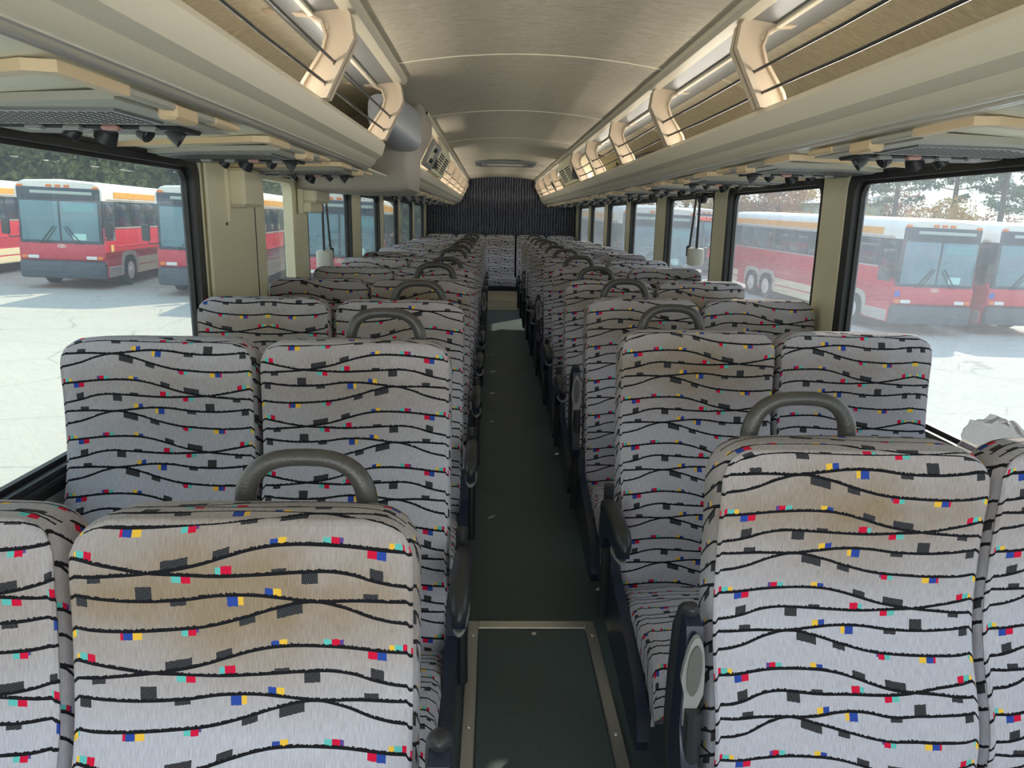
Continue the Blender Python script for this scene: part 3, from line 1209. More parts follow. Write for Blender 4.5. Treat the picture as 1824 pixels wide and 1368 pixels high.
    ul = me.uv_layers.new(name='UVMap')
    li = 0
    for f_, u_ in fl:
        for c in u_:
            ul.data[li].uv = c
            li += 1
    me.polygons.foreach_set('use_smooth', [True] * len(me.polygons))
    me.set_sharp_from_angle(angle=R(50))
    me.materials.append(FAB)
    return me


def cushion_mesh():
    hw = SW / 2 - .004
    NX, NY = 14, 20
    L, H = .49, .13
    vs, fl = [], []
    # cross profile: top surface from rear (y=0) to front nose and down
    path = []
    for j in range(NY + 1):
        t = j / NY
        path.append((-t * (L - .06), .012 * math.sin(t * math.pi) - .035 * (1 - t) ** 1.5 + .035 * t))
    zt = path[-1][1]
    yt = path[-1][0]
    for a in range(1, 7):
        an = R(90 * a / 6)
        path.append((yt - .06 * math.sin(an), zt - .06 * (1 - math.cos(an))))
    path.append((path[-1][0] + .01, -H + .02))
    arc = [0]
    for a, b in zip(path[:-1], path[1:]):
        arc.append(arc[-1] + math.hypot(b[0] - a[0], b[1] - a[1]))
    cols = [(-hw, -.9, -.028), (-hw + .006, -.5, -.010)] + [(-hw + .022 + (2 * hw - .044) * i / NX, 0, 0) for i in range(NX + 1)] + [(hw - .006, .5, -.010), (hw, .9, -.028)]
    nc = len(cols) + 2
    for j, (y, z) in enumerate(path):
        row = [(-hw + .01, y * .98, -H)] + [(x, y, max(z + dz, -H) + .006 * (1 - (x / hw) ** 2)) for x, _, dz in cols] + [(hw - .01, y * .98, -H)]
        vs += row
    us = [-.16, -.07, -.03] + [c[0] + hw for c in cols[2:-2]] + [2 * hw + .03, 2 * hw + .07, 2 * hw + .16]
    us = [-.14, -.03, -.012] + [c[0] + hw for c in cols[2:-2]] + [2 * hw + .012, 2 * hw + .03, 2 * hw + .14]
    for j in range(len(path) - 1):
        for i in range(nc - 1):
            q = (j * nc + i, j * nc + i + 1, (j + 1) * nc + i + 1, (j + 1) * nc + i)
            fl.append((q, [(us[i], -arc[j]), (us[i + 1], -arc[j]), (us[i + 1], -arc[j + 1]), (us[i], -arc[j + 1])]))
    # bottom
    a, b, c, d = 0, nc - 1, (len(path) - 1) * nc + nc - 1, (len(path) - 1) * nc
    fl.append(((a, d, c, b), [(0, 0)] * 4))
    me = bpy.data.meshes.new('seat_cushion')
    me.from_pydata(vs, [], [f_[0] for f_ in fl])
    ul = me.uv_layers.new(name='UVMap')
    li = 0
    for f_, u_ in fl:
        for c in u_:
            ul.data[li].uv = c
            li += 1
    bm = bmesh.new()
    bm.from_mesh(me)
    bmesh.ops.recalc_face_normals(bm, faces=bm.faces[:])
    bm.to_mesh(me)
    bm.free()
    me.polygons.foreach_set('use_smooth', [True] * len(me.polygons))
    me.set_sharp_from_angle(angle=R(50))
    me.materials.append(FAB)
    return me


BACK = backrest_mesh()
CUSH = cushion_mesh()
# grab handle: arch rising behind the top corner
hpath, hr = [], []
for i in range(21):
    t = i / 20
    a = math.pi * (1 - t)
    cx = math.copysign(abs(math.cos(a)) ** .72, math.cos(a)) * .088
    cz = abs(math.sin(a)) ** .8 * .080
    hpath.append((cx, 0, cz))
    hr.append(.0125 + .003 * abs(math.cos(a)) ** 2)
hpath = [(-.094, 0, -.05)] + hpath + [(.094, 0, -.05)]
hr = [.017] + hr + [.017]
HM = MB().tube(hpath, hr, 12).mesh('grab_handle', HAND, ang=60)
HS = MB().cyl((.093, -.016, .006), (.093, -.019, .006), .006, n=8).mesh('screw', ALU)
# back shell
SHM = MB().box(-.205, .205, .108, .126, -.04, .66, .02).mesh('back_shell', SHELL)


def armrest_mesh():
    """pivot at origin; pad points along -y"""
    mb = MB()
    # hub and arm web
    pr = [(.035, -.045), (.045, 0), (.035, .04), (.0, .075), (-.06, .098), (-.25, .098), (-.28, .09), (-.29, .075), (-.285, .052), (-.25, .04), (-.10, .03), (-.05, .0), (-.03, -.035), (0, -.055)]
    mb.prism(pr, 'x', -.014, .014)
    pad = MB()
    path = [(0, .03, .055), (0, .0, .082), (0, -.06, .100), (0, -.16, .104), (0, -.25, .102), (0, -.285, .092), (0, -.300, .078), (0, -.302, .068)]
    vs = []
    pad.tube(path, [.015, .019, .021, .022, .022, .019, .013, .003], 12, sx=1.0)
    return mb.mesh('arm_web', NAVY), pad.mesh('pad', BLKP, ang=60)


AWEB, APAD = armrest_mesh()
pl = MB()
vs = []
out = []
for i in range(24):
    a = 2 * math.pi * i / 24
    t = .5 - .5 * math.cos(a)            # 0 near tip, 1 near pivot
    w_ = .020 if math.cos(a) > 0 else .012
    out.append((w_ * math.sin(a), -.165 - .115 * math.cos(a)))
pl.prism(out, 'z', .030, .040)
APL = pl.mesh('underside_plate', GREYP)
pl = MB()
out = [(.012 * math.sin(2 * math.pi * i / 18), -.215 - .05 * math.cos(2 * math.pi * i / 18)) for i in range(18)]
pl.prism(out, 'z', .026, .031)
APS = pl.mesh('release_button', mat('dark_grey_button', (.13, .125, .115), .3))
# side skirt along the cushion on the aisle side
sk = MB()
pr = [(.05, .50), (.07, .46), (.07, .40), (.07, .28), (.02, .22), (-.40, .17), (-.46, .175), (-.475, .21), (-.46, .26), (-.40, .31), (-.20, .37), (-.03, .41), (.0, .46), (.012, .49), (.03, .505)]
sk.prism(pr, 'x', -.014, .014)
SKM = sk.mesh('side_panel', NAVY)
# tube strut on the panel face
st_ = MB()
st_.tube([(0, .03, .66), (0, .025, .50), (0, .03, .34), (0, .04, .24)], .015, 10)
STM = st_.mesh('side_strut', BLKP)
# pedestal
pd_ = MB()
pd_.box(-.42, .42, -.36, -.31, .24, .28, .006)
pd_.box(-.42, .42, -.06, -.01, .22, .26, .006)
PFM = pd_.mesh('seat_frame', BLKP)
lg_ = MB()
lg_.prism([(-.33, .0), (-.05, .0), (-.03, .03), (-.05, .22), (-.08, .25), (-.31, .26), (-.34, .24), (-.30, .03)], 'x', -.02, .02)
LGM = lg_.mesh('leg', BLKP)


def double_seat(s, y, idx, armup=False, rec=(10, 10), dz=0, singles=2, shift=None, handle=True):
    """y = hinge line; s=+1 right of the aisle"""
    root = empty('double_seat', (s * .70, y, 0))
    sd = side_name[s]
    nm = ORD[idx]
    tag(root, 'patterned double seat, %s row on the %s of the aisle%s' % (nm, sd, ', armrest folded up' if armup else ''), 'seat', 'double seats on the %s of the aisle' % sd)
    for k in (0, 1):
        x = s * (.4625 if k == 0 else .928) - s * .70
        b = link('backrest', BACK, root, (x, 0, .40 + dz), (R(-rec[k]), 0, 0))
        mir = (s < 0 and k == 0)
        b['cloth_shift_across'] = 1.0 if mir else (0.0 if (s > 0 and k == 0) else (0.12 if idx % 2 else .02))
        if s < 0 and k == 1:
            b['cloth_shift_across'] = 0.0 if idx % 2 else .45
        b['cloth_shift_down'] = (shift[k] if shift else random.random())
        b['soiling'] = 1.0 if idx == 0 and k == 0 and s < 0 else random.uniform(.45, .9)
        link('back_shell', SHM, b)
        if k == 0 and handle:
            h = link('grab_handle', HM, b, (-s * .058, .098, .70), (R(rec[k]), 0, 0))
            link('screw', HS, h)
        c = link('seat_cushion', CUSH, root, (x, .0, .385 + dz))
        c['cloth_shift_across'] = random.uniform(0, 2)
        c['cloth_shift_down'] = random.random()
        c['soiling'] = 0.0
    ax = s * .200 - s * .70
    a = link('armrest', AWEB, root, (ax, .02, .52 + dz), (R(-84) if armup else 0, 0, 0))
    link('pad', APAD, a)
    link('underside_plate', APL, a)
    link('release_button', APS, a)
    link('side_panel', SKM, root, (s * .222 - s * .70 + s * .005, 0, min(dz, 0)))
    link('side_strut', STM, root, (s * .205 - s * .70, 0, min(dz, 0)))
    link('seat_frame', PFM, root, (0, 0, dz))
    link('leg', LGM, root, (-s * .20, 0, 0))
    link('leg', LGM, root, (s * .25, 0, 0))
    return root


HO = .13
rowsL = [(.735, dict(dz=-.095, rec=(14, 14), armup=True, shift=(.58, .35))), (1.73 - HO, dict(shift=(.60, .12), rec=(10, 10), dz=-.01))]
recs = [(13, 10), (9, 11), (14, 12), (9, 9), (12, 10), (10, 8), (10, 12), (12, 9), (9, 10), (11, 11)]
for i in range(10):
    rowsL.append((2.55 + .82 * i - HO, dict(rec=recs[i], armup=(i in (4,)))))
rowsR = [(1.16 - HO, dict(dz=-.08, rec=(8, 8), armup=True, shift=(.08, .62))), (2.08 - HO, dict(shift=(.42, .05), rec=(11, 11), dz=-.028))]
for i in range(9):
    rowsR.append((2.90 + .82 * i - HO, dict(dz=(-.025, -.02, -.012, -.005)[min(i, 3)], rec=recs[(i + 3) % 10], armup=(i in (0, 3, 6)))))
for i, (y, kw) in enumerate(rowsL):
    double_seat(-1, y, i, **kw)
for i, (y, kw) in enumerate(rowsR):
    double_seat(1, y, i, **kw)

# rear bench of five places on its platform
rb = empty('rear_bench_seat', (0, 11.45, 0))
tag(rb, 'five-place patterned bench seat against the rear wall', 'seat')
for x in (-.93, -.465, 0, .465, .93):
    b = link('backrest', BACK, rb, (x * 1.0 - (.015 if x == 0 else 0), 0, .405), (R(-7), 0, 0))
    b['cloth_shift_across'] = 0.0 if x >= 0 else 1.0
    b['cloth_shift_down'] = random.random()
    b['soiling'] = .5
    c = link('seat_cushion', CUSH, rb, (x, 0, .47))
    c['cloth_shift_across'] = random.random()
    c['cloth_shift_down'] = random.random()
    c['soiling'] = 0.0
MB().box(-1.1, 1.1, -.40, .2, .285, .335, .01).build('bench_base', BLKP, rb)

# ------------------------------------------------------------------ wall boxes and belts
def belt(s, y, z, label):
    root = empty('belt_retractor', (s * 1.165, y, z))
    tag(root, label, 'seat belt')
    MB().box(-s * .035, s * .008, -.045, .045, .11, .17, .012).build('anchor_cover', BLKP, root)
    # two webbing runs
    w1 = MB()
    w1.prism([(-.050, .15), (-.004, .15), (-.002, -.17), (-.050, -.17)], 'x', -s * .035, -s * .038)
    w1.build('webbing', BLKP, root)
    w2 = MB()
    sgn = -1 if s > 0 else 1
    w2.prism([(.0, .16), (.042, .15), (.125, -.17), (.085, -.18)], 'x', -s * .045, -s * .048)
    w2.build('webbing', BLKP, root)
    MB().box(-s * .075, s * .008, -.055, .055, -.27, -.16, .014).build('retractor_housing', WHITEP, root)
    MB().box(-s * .065, -s * .045, .07, .115, -.22, -.15, .006).build('buckle_tongue', BLKP, root)
    return root


belt(-1, 4.42, 1.33, 'black seat belt with white retractor hanging by the third left window')
belt(1, 4.60, 1.37, 'black seat belt with white retractor hanging by the third right window')


def wallbox(name, s, y0, y1, z0, z1, d, label, extra=None):
    root = empty(name, (s * 1.165, (y0 + y1) / 2, z0))
    tag(root, label, 'box')
    h = (y1 - y0) / 2
    MB().box(-s * d, s * .005, -h, h, 0, z1 - z0, .012).build('box_body', CREAM, root)
    MB().box(-s * (d * .25), s * .005, -h - .03, -h, -.06, z1 - z0, .006).build('box_flange', CREAM, root)
    return root


wallbox('wall_box', -1, 2.93, 3.17, 1.40, 1.545, .07, 'cream box high on the wide pillar behind the first left window')
b2 = wallbox('wall_box', -1, 4.02, 4.36, 1.435, 1.545, .09, 'stepped cream box above the left seat belt')
MB().box(0, .06, -.18, .10, -.05, .005, .006).build('box_step', CREAM, b2)

# crumpled translucent form on the right ledge by the front seat
film_mat = bpy.data.materials.new('translucent_film')
film_mat.use_nodes = True
t = film_mat.node_tree
p = t.nodes['Principled BSDF']
p.inputs['Base Color'].default_value = (.72, .66, .74, 1)
p.inputs['Roughness'].default_value = .25
p.inputs['Alpha'].default_value = .45
nz = N(t, 'ShaderNodeTexNoise', i_Scale=30.0, i_Detail=5.0)
bp = N(t, 'ShaderNodeBump', i_Strength=.8, i_Distance=.02)
t.links.new(nz.outputs[0], bp.inputs['Height'])
t.links.new(bp.outputs[0], p.inputs['Normal'])
bg_ = MB()
random.seed(3)
bg_.sphere((0, 0, .11), 1, 22, 16, (.020, .16, .115))
bg_.v = [(x + random.uniform(-.003, .003), y + random.uniform(-.014, .014), max(.0, z + random.uniform(-.01, .01))) for x, y, z in bg_.v]
bo = bg_.build('translucent_form', film_mat, None, (1.128, 1.70, .686), ang=20)
tag(bo, 'crumpled translucent form on the right window ledge near the front seat', 'bag')

# ------------------------------------------------------------------ outside: sloping yard, buses, trees
def gz(x, y):
    e_ = .022 * max(0, min(30, y - 21)) * max(0, min(1, (x - 2) / 3))
    return -1.52 - .029 * x + e_


g = MB()
gx = [-220, -120, -60, -40] + [-30 + 1.5 * i for i in range(41)] + [45, 70, 120, 220]
gy = [-120, -60, -30] + [-15 + 2 * i for i in range(41)] + [90, 130, 200]
vs = [(x, y, gz(max(-40, min(40, x)), y)) for y in gy for x in gx]
nx = len(gx)
g.add(vs, [(j * nx + i, j * nx + i + 1, (j + 1) * nx + i + 1, (j + 1) * nx + i) for j in range(len(gy) - 1) for i in range(nx - 1)])
go = g.build('ground', GROUND, smooth=True)
tag(go, 'pale sunlit cracked asphalt yard outside the coach', 'ground', kind='structure')

BRED = mat('bus_red_paint', (.58, .030, .060), .35, var=.05, coat=.4)
BWHT = mat('bus_white_roof', (.80, .80, .76), .4)
BORG = mat('bus_orange_band', (.80, .40, .08), .45)
BCRM = mat('bus_cream_skirt', (.74, .70, .48), .45)
BDRK = mat('bus_dark_bumper', (.06, .075, .10), .45)
BGLS = mat('bus_dark_glass', (.035, .055, .085), .05, var=.25, scale=1.5, coat=.3)
BGLF = mat('bus_windshield', (.12, .24, .30), .04, var=.3, scale=1.2, coat=.5)
BMET = mat('bus_bare_metal', (.6, .6, .58), .35, metal=.6)
TYRE = mat('tyre_rubber', (.02, .02, .02), .8)
AMB = mat('amber_marker_lens', (.85, .22, .04), .3)
HEAD = mat('headlamp_glass', (.75, .78, .78), .1)
BLUE = mat('blue_access_sign', (.04, .12, .55), .5)
LED = mat('red_led_letters', (1.0, .12, .06), .5, emit=1.6)
PAPER = mat('pale_teal_paper', (.45, .72, .68), .7)


def bus_front_outline(w=1.3, z0=0, z1=3.38, r=.28, n=5):
    out = [(-w, z0), (w, z0)]
    for i in range(n + 1):
        a = R(90 * i / n)
        out.append((w - r + r * math.cos(a), z1 - r + r * math.sin(a)))
    for i in range(n + 1):
        a = R(90 + 90 * i / n)
        out.append((-w + r + r * math.cos(a), z1 - r + r * math.sin(a)))
    return out


def make_bus():
    L = 12.2
    root = empty('bus')
    # body: lower red, window band, roof
    b = MB()
    b.box(-1.29, 1.29, .05, L, .95, 1.95, .05)
    b.box(-1.29, 1.29, .05, L, .38, .97)
    b.build('body', BRED, root)
    c = MB()
    c.box(-1.26, 1.26, .12, L - .05, 1.93, 2.85)
    c.build('window_band', BDRK, root)
    r_ = MB()
    out = []
    zz, ww = 3.40, 1.29
    prof_ = [(-ww, 2.80), (ww, 2.80), (ww, 3.05)] + [(ww - .30 + .30 * math.cos(R(a)), 3.05 + .32 * math.sin(R(a))) for a in (20, 40, 60, 80)] + [(0, 3.42)] + [(-ww + .30 - .30 * math.cos(R(a)), 3.05 + .32 * math.sin(R(a))) for a in (80, 60, 40, 20)] + [(-ww, 3.05)]
    # tapered front end of the roof
    n_ = len(prof_)
    vs, fs = [], []
    for y, k in ((.02, .90), (.12, .97), (.35, 1.0), (L - .2, 1.0), (L, .95)):
        for x, z in prof_:
            vs.append((x * (1 if k > .99 else .985), y, 2.80 + (z - 2.80) * k))
    for i in range(4):
        for j in range(n_):
            fs.append((i * n_ + j, i * n_ + (j + 1) % n_, (i + 1) * n_ + (j + 1) % n_, (i + 1) * n_ + j))
    fs += [tuple(range(n_)), tuple(range(4 * n_, 5 * n_))[::-1]]
    r_.add(vs, fs)
    r_.build('roof', BWHT, root)
    # front face: black surround, two windshield panes, sign glass
    MB().box(-1.22, 1.22, -.02, .10, 1.40, 3.16, .10).build('front_surround', BDRK, root)
    sg = MB().box(-1.08, 1.08, -.035, 0, 2.80, 3.08, .02).build('destination_glass', BGLS, root)
    MB().box(-.80, 1.0, -.042, -.03, 2.96, 3.05, .004).build('sign_blind', mat('pale_sign_blind', (.42, .50, .47), .5), sg)
    for x0, x1 in ((-1.14, -.03), (.03, 1.14)):
        w = MB().box(x0, x1, -.045, 0, 1.52, 2.74, .03).build('windshield', BGLF, root)
        MB().box(x0 + .1, x1 - .1, -.050, -.044, 2.42, 2.66, .01).build('sun_visor', mat('teal_visor', (.16, .36, .40), .5), w) if x0 > 0 else None
    MB().box(.35, .75, -.052, -.044, 1.56, 1.76, .004).build('dash_paper', PAPER, root)
    MB().box(-1.28, 1.28, -.03, .15, .92, 1.46, .07).build('front_panel', BRED, root)
    MB().box(-1.28, 1.28, -.10, .18, .34, .90, .09).build('bumper', BDRK, root)
    for s in (-1, 1):
        h = MB().box(s * .70, s * 1.02, -.045, 0, .95, 1.06, .02).build('headlamp', HEAD, root)
        MB().box(s * 1.04, s * 1.20, -.045, 0, .95, 1.06, .02).build('turn_signal', AMB, root)
    # emblem oval
    em_ = MB()
    o_, i_ = [], []
    for k in range(20):
        a = 2 * math.pi * k / 20
        o_.append((.13 * math.cos(a), 1.36 + .055 * math.sin(a)))
        i_.append((.112 * math.cos(a), 1.36 + .041 * math.sin(a)))
    vs = [(x, -.047, z) for x, z in o_] + [(x, -.047, z) for x, z in i_] + [(x, -.03, z) for x, z in o_] + [(x, -.03, z) for x, z in i_]
    fs = []
    for k in range(20):
        q = (k + 1) % 20
        fs += [(k, q, 20 + q, 20 + k), (k, 40 + k, 40 + q, q), (20 + k, 20 + q, 60 + q, 60 + k)]
    em_.add(vs, fs)
    for k in (-.04, .0, .04):
        em_.prism([(k - .025, 1.335), (k - .005, 1.335), (k + .025, 1.385), (k + .005, 1.385)], 'y', -.047, -.03)
    em_.build('oval_emblem', ALU, root)
    # wipers
    for s in (-1, 1):
        w = MB()
        w.tube([(s * .62, -.06, 1.42), (s * .18, -.075, 1.98)], .014, 6)
        w.tube([(s * .48, -.06, 1.42), (s * .10, -.075, 1.95)], .010, 6)
        w.build('wiper', BLKP, root)
    # roof markers
    for x in (-1.1, -.26, 0, .26, 1.1):
        MB().box(x - .08, x + .08, -.02, .06, 3.17 - (.03 if abs(x) > 1 else 0), 3.24 - (.03 if abs(x) > 1 else 0), .01).build('marker_lamp', AMB, root)
    # mirrors
    for s in (-1, 1):
        mm = MB()
        mm.tube([(s * 1.2, 0, 1.62), (s * 1.42, -.18, 1.60), (s * 1.48, -.2, 1.75)], .02, 6)
        a = mm.build('mirror_arm', BLKP, root)
        MB().box(s * 1.38, s * 1.62, -.28, -.16, 1.68, 2.18, .05).build('mirror', BLKP, a)
    # sides
    for s in (-1, 1):
        MB().box(s * 1.285, s * 1.305, .9, L - .2, 2.90, 3.10, .004).build('orange_band', BORG, root)
        MB().box(s * 1.285, s * 1.30, .3, L - .05, 2.82, 2.87, .004).build('gutter', BMET, root)
        MB().box(s * 1.285, s * 1.30, .9, L - .05, 1.92, 1.97, .004).build('belt_rail', BMET, root)
        MB().box(s * 1.285, s * 1.31, .95, L - .05, 1.34, 1.38, .004).build('rub_rail', BRED, root)
        MB().box(s * 1.26, s * 1.295, .20, .85, 1.55, 2.72, .02).build('driver_window', BGLS, root)
        yy = .98
        while yy < L - 1.2:
            w = MB().box(s * 1.25, s * 1.292, yy, yy + 1.36, 2.02, 2.78, .02).build('side_window', BGLS, root)
            yy += 1.43
        for a, b_ in ((2.65, 7.4), (10.9, 12.1)):
            MB().box(s * 1.27, s * 1.30, a, b_, .68, .92, .006).build('skirt_panel', BCRM, root)
            MB().box(s * 1.27, s * 1.30, a, b_, .38, .63, .006).build('skirt_panel', BCRM, root)
        MB().box(s * 1.27, s * 1.30, .15, 1.28, .40, .72, .01).build('corner_panel', BMET, root)
        for yc in (1.95, 8.1, 9.45):
            ar = MB()
            o_, i_ = [], []
            for k in range(9):
                a = R(180 * k / 8)
                o_.append((yc + .74 * math.copysign(abs(math.cos(a)) ** .5, math.cos(a)), .45 + .74 * abs(math.sin(a)) ** .5))
                i_.append((yc + .60 * math.copysign(abs(math.cos(a)) ** .7, math.cos(a)), .45 + .60 * abs(math.sin(a)) ** .7))
            ar.prism(o_ + i_[::-1], 'x', s * 1.28, s * 1.31)
            ar.build('wheel_arch', mat('grey_arch', (.50, .49, .42), .6), root)
            wl = MB().prism(i_ + [(yc - .6, .36), (yc + .6, .36)][::-1], 'x', s * 1.275, s * 1.296)
            wl.build('wheel_well', TYRE, root)
            ty = MB()
            ty.tube([(s * 1.02, yc, .52), (s * 1.05, yc, .52), (s * 1.29, yc, .52), (s * 1.32, yc, .52)], [.46, .52, .52, .47], 22)
            w = ty.build('wheel', TYRE, root)
            ri = MB()
            ri.cyl((s * 1.315, yc, .52), (s * 1.328, yc, .52), .31, .29, 22)
            ri.cyl((s * 1.328, yc, .52), (s * 1.36, yc, .52), .12, .10, 14)
            for k in range(10):
                a = 2 * math.pi * k / 10
                ri.cyl((s * 1.328, yc + .18 * math.cos(a), .52 + .18 * math.sin(a)), (s * 1.35, yc + .18 * math.cos(a), .52 + .18 * math.sin(a)), .02, n=6)
            ri.build('rim', mat('polished_rim', (.78, .74, .72), .4, metal=.3), w)
    MB().box(1.29, 1.304, .40, .62, 1.18, 1.42, .003).build('crest_sticker', mat('gold_crest', (.75, .55, .18), .5), root)
    MB().box(-1.24, -1.08, -.047, -.03, 1.15, 1.31, .003).build('access_sign', BLUE, root)
    return root


bus0 = make_bus()
BUSES = [  # front centre x, y, label, letters
    (-19.1, 24.3, 'red and white coach at the far left edge behind the front window'),
    (-13.8, 23.9, 'red coach with full front in view through the first left window'),
    (-9.25, 23.3, 'red coach half hidden behind the wide left pillar'),
    (-4.85, 22.8, 'coach with blue-tinted windshield behind the third left window'),
    (5.15, 24.0, 'hazy coach front seen through the fourth and fifth right windows'),
    (10.55, 38.0, 'distant coach showing red GARAGE letters in its sign'),
    (12.85, 21.3, 'dusty red coach in full view through the first right windows'),
    (16.1, 21.9, 'red coach cut off by the right edge of the photograph'),
]
for i, (x, y, lab) in list(enumerate(BUSES))[::-1]:
    o = bus0 if i == 0 else copy_tree(bus0)
    o.location = (x, y, gz(x, y))
    pitchx = math.atan((gz(x, y + 9) - gz(x, y)) / 9)
    o.rotation_euler = (pitchx, R(1.66), R(6 if x < 0 else 5))
    tag(o, lab, 'bus', 'parked coaches outside')
    if i < 4:
        for ch in list(o.children):
            if ch.name.startswith('access_sign'):
                bpy.data.objects.remove(ch)
    if i == 5:
        cu = bpy.data.curves.new('sign_letters', 'FONT')
        cu.body = 'GARAGE'
        cu.size = .29
        cu.align_x = 'CENTER'
        cu.extrude = .004
        cu.materials.append(LED)
        tmp = bpy.data.objects.new('sign_letters', cu)
        COL.objects.link(tmp)
        dg = bpy.context.evaluated_depsgraph_get()
        me = bpy.data.meshes.new_from_object(tmp.evaluated_get(dg))
        bpy.data.objects.remove(tmp)
        me.materials.clear()
        me.materials.append(LED)
        lt = link('sign_letters', me, o, (.1, -.055, 2.81), (R(90), 0, 0))

# metal shed behind the right hand coaches
sh = empty('metal_shed', (26, 62, gz(26, 50)), R(-38))
tag(sh, 'pale green corrugated metal shed behind the coaches on the right', 'building')
SHED = mat('pale_green_cladding', (.50, .62, .54), .6)
MB().box(-9, 5, 0, 8, 0, 4.6).build('shed_wall', SHED, sh)
for k in range(18):
    MB().box(-9 + k * .8, -8.9 + k * .8, -.06, 0, 0, 4.55).build('cladding_rib', SHED, sh)
rfm = MB()
rfm.prism([(-.4, 4.55), (8.4, 4.55), (4, 5.6)], 'x', -9.3, 5.3)
rfm.build('shed_roof', BWHT, sh)

# ---- trees
def leafmat(name, c1, c2):
    mt, t, p = base(name)
    oi = N(t, 'ShaderNodeTexCoord')
    nz = N(t, 'ShaderNodeTexNoise', i_Scale=.9, i_Detail=5.0, i_Roughness=.7)
    t.links.new(oi.outputs['Object'], nz.inputs['Vector'])
    r = N(t, 'ShaderNodeValToRGB')
    r.color_ramp.elements[0].position = .38
    r.color_ramp.elements[0].color = (*c1, 1)
    r.color_ramp.elements[1].position = .62
    r.color_ramp.elements[1].color = (*c2, 1)
    t.links.new(nz.outputs[0], r.inputs[0])
    t.links.new(r.outputs[0], p.inputs['Base Color'])
    p.inputs['Roughness'].default_value = .7
    p.inputs['Transmission Weight'].default_value = 0
    return mt


LG1 = leafmat('dark_green_leaves', (.09, .14, .065), (.30, .33, .12))
LG2 = leafmat('pine_needles', (.08, .15, .12), (.20, .27, .17))
LG3 = leafmat('autumn_leaves', (.55, .26, .06), (.62, .50, .14))
LG4 = leafmat('rust_leaves', (.42, .14, .08), (.50, .30, .12))
BARK = mat('tree_bark', (.12, .10, .085), .9, var=.2)


def leaves(mb, n, fn, size, seed):
    rnd = random.Random(seed)
    for _ in range(n):
        c = Vector(fn(rnd))
        a = Vector((rnd.gauss(0, 1), rnd.gauss(0, 1), rnd.gauss(0, 1))).normalized() * size * rnd.uniform(.6, 1.3)
        b = a.cross(Vector((rnd.gauss(0, 1), rnd.gauss(0, 1), rnd.gauss(0, 1)))).normalized() * a.length * .6
        mb.add([c - a, c + b, c + a, c - b], [(0, 1, 2, 3)])


def broad_tree(h, w, lm, seed, n=5200, size=.17):
    rnd = random.Random(seed)
    blobs = [(Vector((rnd.uniform(-.5, .5) * w, rnd.uniform(-.5, .5) * w, h * rnd.uniform(.18, .9))), rnd.uniform(.22, .42) * w) for _ in range(13)]

    def fn(r):
        c, q = blobs[r.randrange(len(blobs))]
        d = Vector((r.gauss(0, 1), r.gauss(0, 1), r.gauss(0, 1))).normalized()
        return c + d * q * r.uniform(.65, 1.0)
    mb = MB()
    leaves(mb, n, fn, size, seed)
    root = empty('tree')
    cr_ = mb.build('foliage', lm, root, smooth=False)
    cr_['kind'] = 'stuff'
    tr_ = MB()
    tr_.tube([(0, 0, -.3), (.1, 0, h * .3), (0, .1, h * .75)], [.28, .2, .06], 8)
    for c, q in blobs[:6]:
        tr_.tube([(0, 0, h * .25), tuple(c * .7 + Vector((0, 0, h * .1))), tuple(c)], [.12, .07, .02], 5)
    tr_.build('trunk', BARK, root)
    return root


def pine_tree(h, w, seed, n=3600):
    rnd = random.Random(seed)
    br = []
    for i in range(34):
        t_ = rnd.uniform(.32, .98)
        a = rnd.uniform(0, 2 * math.pi)
        L = w * (1.05 - t_) * rnd.uniform(.6, 1.2) + .35
        br.append((t_ * h, a, L))

    def fn(r):
        z, a, L = br[r.randrange(len(br))]
        q = r.uniform(.3, 1.0)
        return Vector((math.cos(a) * L * q + r.gauss(0, .16), math.sin(a) * L * q + r.gauss(0, .16), z + .16 * L * q + r.gauss(0, .13)))
    mb = MB()
    leaves(mb, n, fn, .13, seed)
    root = empty('pine_tree')
    cr_ = mb.build('foliage', LG2, root, smooth=False)
    cr_['kind'] = 'stuff'
    tr_ = MB()
    tr_.tube([(0, 0, -.3), (.05, 0, h * .5), (0, 0, h)], [.20, .14, .03], 8)
    for z, a, L in br:
        tr_.tube([(0, 0, z), (math.cos(a) * L, math.sin(a) * L, z + .16 * L)], [.04, .012], 5)
    tr_.build('trunk', BARK, root)
    return root


T1 = broad_tree(11, 7.5, LG1, 11, n=8500, size=.2)
T2 = broad_tree(9, 6.5, LG3, 12, n=4200)
T3 = broad_tree(8, 6, LG4, 13, n=3800)
P1 = pine_tree(13, 4.2, 21)
P2 = pine_tree(11, 3.6, 22)
used = set()


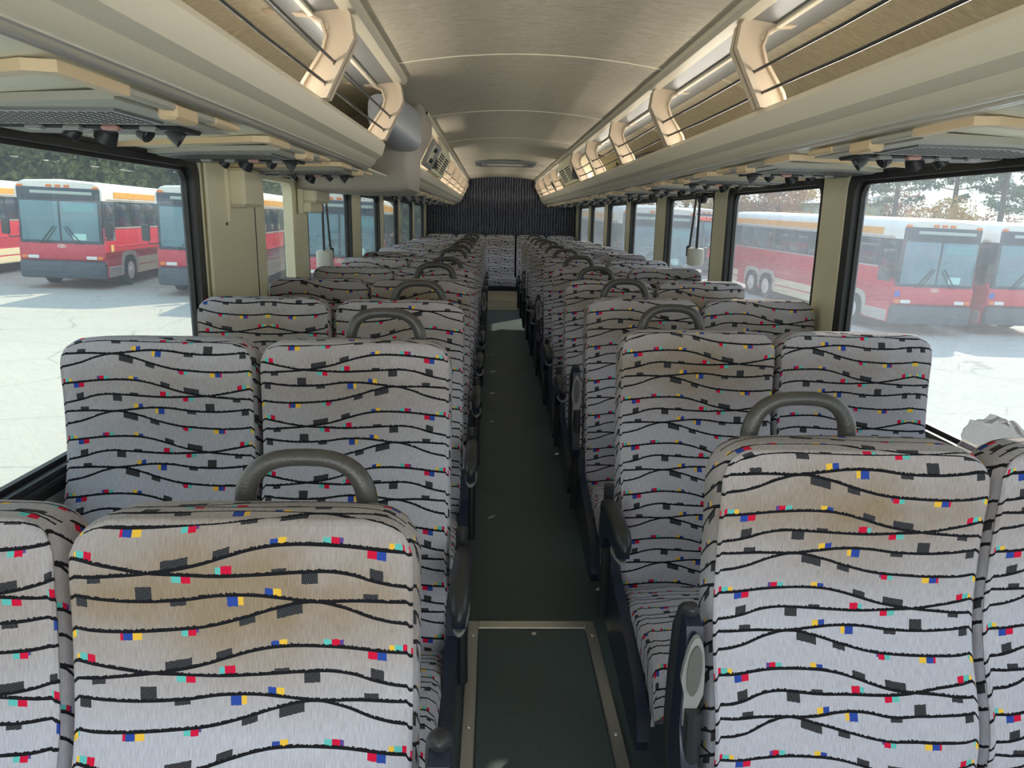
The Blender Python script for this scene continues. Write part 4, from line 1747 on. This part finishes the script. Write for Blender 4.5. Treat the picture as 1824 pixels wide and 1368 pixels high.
def plant(proto, x, y, sc, rz, label, group):
    if proto.name in used:
        o = copy_tree(proto)
    else:
        o = proto
        used.add(proto.name)
    o.location = (x, y, gz(max(-40, min(40, x)), y) - .1)
    o.rotation_euler = (0, 0, rz)
    o.scale = (sc, sc, sc)
    tag(o, label, 'tree', group)


random.seed(5)
for i in range(13):
    x = -54 + i * 4.9
    plant(T1, x, 50 + (i % 2) * 3, random.uniform(.9, 1.15), random.uniform(0, 6), 'dense dark green tree in the row beyond the left-hand coaches', 'dark trees beyond the left coaches')
for i in range(7):
    plant(T1, -60 + i * 10, 66, 1.35, random.uniform(0, 6), 'dense dark green tree in the row beyond the left-hand coaches', 'dark trees beyond the left coaches')
for i, (x, y, p_, sc) in enumerate(((27, 50, P1, 1.0), (33, 48, P2, 1.1), (38.5, 52, P1, .95), (42, 47, P2, 1.15), (46, 52, P1, 1.1), (36, 58, P1, 1.15), (30, 60, P2, 1.2), (50, 50, P2, 1.2), (24, 66, P1, 1.1), (18, 70, P2, 1.3))):
    plant(p_, x, y, sc, i * 1.3, 'tall thin pine tree standing against the sky on the right', 'pines on the right')
for i, (x, y, p_, sc) in enumerate(((26, 54, T2, .55), (31, 52, T2, .6), (35, 55, T2, .55), (45, 48, T2, .6), (40, 56, T3, .55), (22, 60, T3, .8), (27, 64, T2, .8), (18, 64, T2, .85), (33, 62, T3, .7), (12, 66, T3, .9), (49, 56, T3, .7))):
    red = p_ is T3
    plant(p_, x, y, sc, i * 2.1, 'low %s autumn tree beyond the right-hand coaches' % ('rust-coloured' if red else 'yellow-orange'), '%s autumn trees on the right' % ('rust' if red else 'yellow'))

for grp, nm in (('pines on the right', 'tall thin pine against the sky'), ('yellow autumn trees on the right', 'low yellow-orange autumn tree'), ('rust autumn trees on the right', 'low rust-coloured autumn tree')):
    g_ = sorted([o for o in S.objects if o.get('group') == grp], key=lambda o: o.location.x / o.location.y)
    for k, o in enumerate(g_):
        o['label'] = '%s beyond the coaches, %s from the left of its kind' % (nm, ORD[k].replace('front', 'first'))
